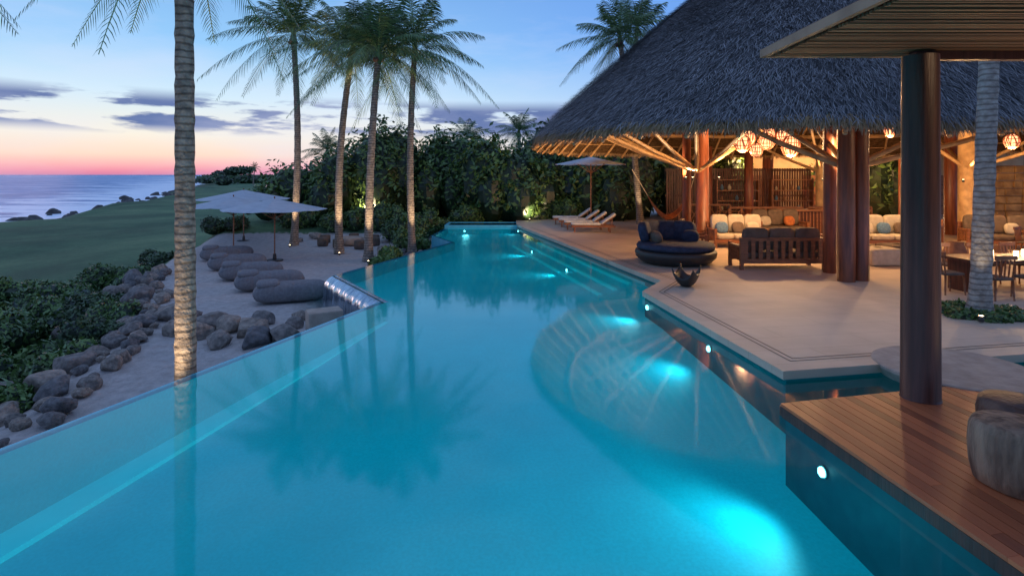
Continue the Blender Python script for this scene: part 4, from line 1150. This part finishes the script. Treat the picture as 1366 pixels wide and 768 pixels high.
palm((6.9, 30.6, .15), (5.9, 31.2, 10.2), .17, .13, 28, 3.4, 6, 'tall palm rising behind the thatched roof', bend=(.1, 0))
palm((5.9, 33.5, .15), (7.6, 34.5, 11.6), .15, .12, 26, 3.4, 16, 'tall palm rising behind the thatched roof')
palm((8.86, 10.8, .1), (9.05, 10.6, 9.6), .165, .14, 22, 2.6, 7, 'palm with pale ringed trunk growing through the deck', tm=M_trunk2)
palm((-9.5, 8.8, -2.0), (-10.2, 8.8, 6.9), .17, .12, 24, 2.4, 8, 'palm on the seaward slope')
palm((-4.0, 52, 0), (-4.2, 52, 6.0), .2, .14, 22, 3.0, 9, 'palm among the garden trees')
palm((.7, 50, 0), (.6, 50, 6.5), .2, .14, 22, 3.0, 10, 'palm among the garden trees')
palm((-14.2, 45, 0), (-14.6, 45, 4.6), .2, .14, 22, 2.6, 12, 'palm among the garden trees')
palm((-150, 330, -3), (-149, 330, 7), .35, .25, 16, 4.5, 13, 'small distant palm on the headland')
def gl_up(x, y, z, tgt, power, size=38):
    uplight(x, y, z + .12, power, tgt, size, (1.0, 0.74, 0.46), 'garden_uplight', 'small lit garden uplight at the foot of a palm', 'uplight', 'garden uplights at the palms')
gl_up(-4.98, 7.45, -1.1, (-4.84, 8.35, 1.8), 450, 60)
gl_up(-11.0, 28.2, -.8, (-11.1, 29, 3.2), 1200)
gl_up(-7.7, 25.4, -.8, (-7.9, 26.2, 3.2), 1200)
gl_up(-5.8, 23.0, -.8, (-6.0, 23.8, 3.2), 1100)
gl_up(-4.3, 25.3, -.8, (-4.5, 26.0, 3.2), 1000)
gl_up(6.8, 29.8, .15, (6.9, 30.6, 2.5), 350)
gl_up(8.4, 10.2, .15, (8.9, 10.8, 2.2), 60)
gl_up(1.0, 32.4, .15, (.9, 34.6, 1.6), 500, 80)
gl_up(-.6, 35.4, .1, (.4, 38, 2.6), 1100, 110)
gl_up(-9.0, 34.6, .1, (-8.6, 38, 2.5), 700, 100)
uplight(7.4, 5.6, .2, 190, (5.6, 5.0, 4.2), 130, (1.0, .66, .38), 'deck_uplight', 'small lit uplight beneath the slatted canopy', 'uplight', None)

# ------------------------------------------------------------------ sky
wld = bpy.data.worlds.new('World'); scene.world = wld; wld.use_nodes = True
nt = wld.node_tree; L = nt.links.new; bg = nt.nodes['Background']
tc = nn(nt, 'ShaderNodeTexCoord'); sp = nn(nt, 'ShaderNodeSeparateXYZ'); L(tc.outputs['Generated'], sp.inputs[0])
zz = math_(nt, 'MAXIMUM', sp.outputs[2], 0.0)
warm = ramp(nt, zz, [(0.0, (0.60, 0.22, 0.38)), (0.006, (0.85, 0.28, 0.38)), (0.016, (0.95, 0.47, 0.46)), (0.030, (0.96, 0.70, 0.56)), (0.06, (0.92, 0.85, 0.72)), (0.12, (0.62, 0.80, 0.92)), (0.20, (0.30, 0.58, 0.92)), (0.38, (0.14, 0.33, 0.72)), (1.0, (0.26, 0.39, 0.68))])
cool = ramp(nt, zz, [(0.0, (0.50, 0.50, 0.64)), (0.07, (0.54, 0.66, 0.88)), (0.14, (0.32, 0.53, 0.90)), (0.24, (0.16, 0.37, 0.86)), (0.45, (0.12, 0.27, 0.68)), (1.0, (0.26, 0.39, 0.68))])  # unseen zenith stop of both ramps brightened as added fill light
dt = nn(nt, 'ShaderNodeVectorMath', operation='DOT_PRODUCT'); L(tc.outputs['Generated'], dt.inputs[0]); dt.inputs[1].default_value = (-0.66, 0.75, 0)
mr = nn(nt, 'ShaderNodeMapRange', interpolation_type='SMOOTHSTEP'); mr.inputs['From Min'].default_value = 0.45; mr.inputs['From Max'].default_value = 0.97; L(dt.outputs['Value'], mr.inputs['Value'])
sky = mixc(nt, mr.outputs[0], cool, warm)
mp = nn(nt, 'ShaderNodeMapping'); mp.inputs['Scale'].default_value = (2.0, 2.0, 12); mp.inputs['Location'].default_value = (1.3, 2.4, 0.3); L(tc.outputs['Generated'], mp.inputs[0])
cn = noise(nt, mp.outputs[0], 3.3, 8, .55)
cm = ramp(nt, cn, [(0.47, (0, 0, 0)), (0.54, (1, 1, 1))])
band = ramp(nt, zz, [(0.060, (0, 0, 0)), (0.074, (1, 1, 1)), (0.110, (1, 1, 1)), (0.128, (0, 0, 0))])
cf = mixc(nt, 1.0, cm, band, 'MULTIPLY')
sky = mixc(nt, cf, sky, (0.13, 0.19, 0.40))
mp2 = nn(nt, 'ShaderNodeMapping'); mp2.inputs['Scale'].default_value = (1.2, 1.2, 5); mp2.inputs['Rotation'].default_value = (0.2, 0.25, 0); L(tc.outputs['Generated'], mp2.inputs[0])
wisp = ramp(nt, noise(nt, mp2.outputs[0], 1.7, 7, .6), [(0.47, (0, 0, 0)), (0.72, (0.35, 0.35, 0.35))])
sky = mixc(nt, wisp, sky, (0.74, 0.76, 0.94))
L(sky, bg.inputs[0]); bg.inputs[1].default_value = 1.08
sun = bpy.data.lights.new('sun', 'SUN'); sun.energy = 0.12; sun.angle = math.radians(8); sun.color = (1, .6, .55)
so = bpy.data.objects.new('sun', sun); COL.objects.link(so); so.rotation_euler = Vector((0.66, -0.75, -0.08)).to_track_quat('-Z', 'Y').to_euler()

cam = bpy.data.cameras.new('camera'); cam.lens = 20.03; cam.sensor_width = 36; cam.shift_y = -0.1105; cam.clip_end = 40000; cam.clip_start = .1
co_ = bpy.data.objects.new('camera', cam); COL.objects.link(co_); co_.location = (0, 0, 2.8); co_.rotation_euler = (math.pi / 2, 0, 0)
scene.camera = co_
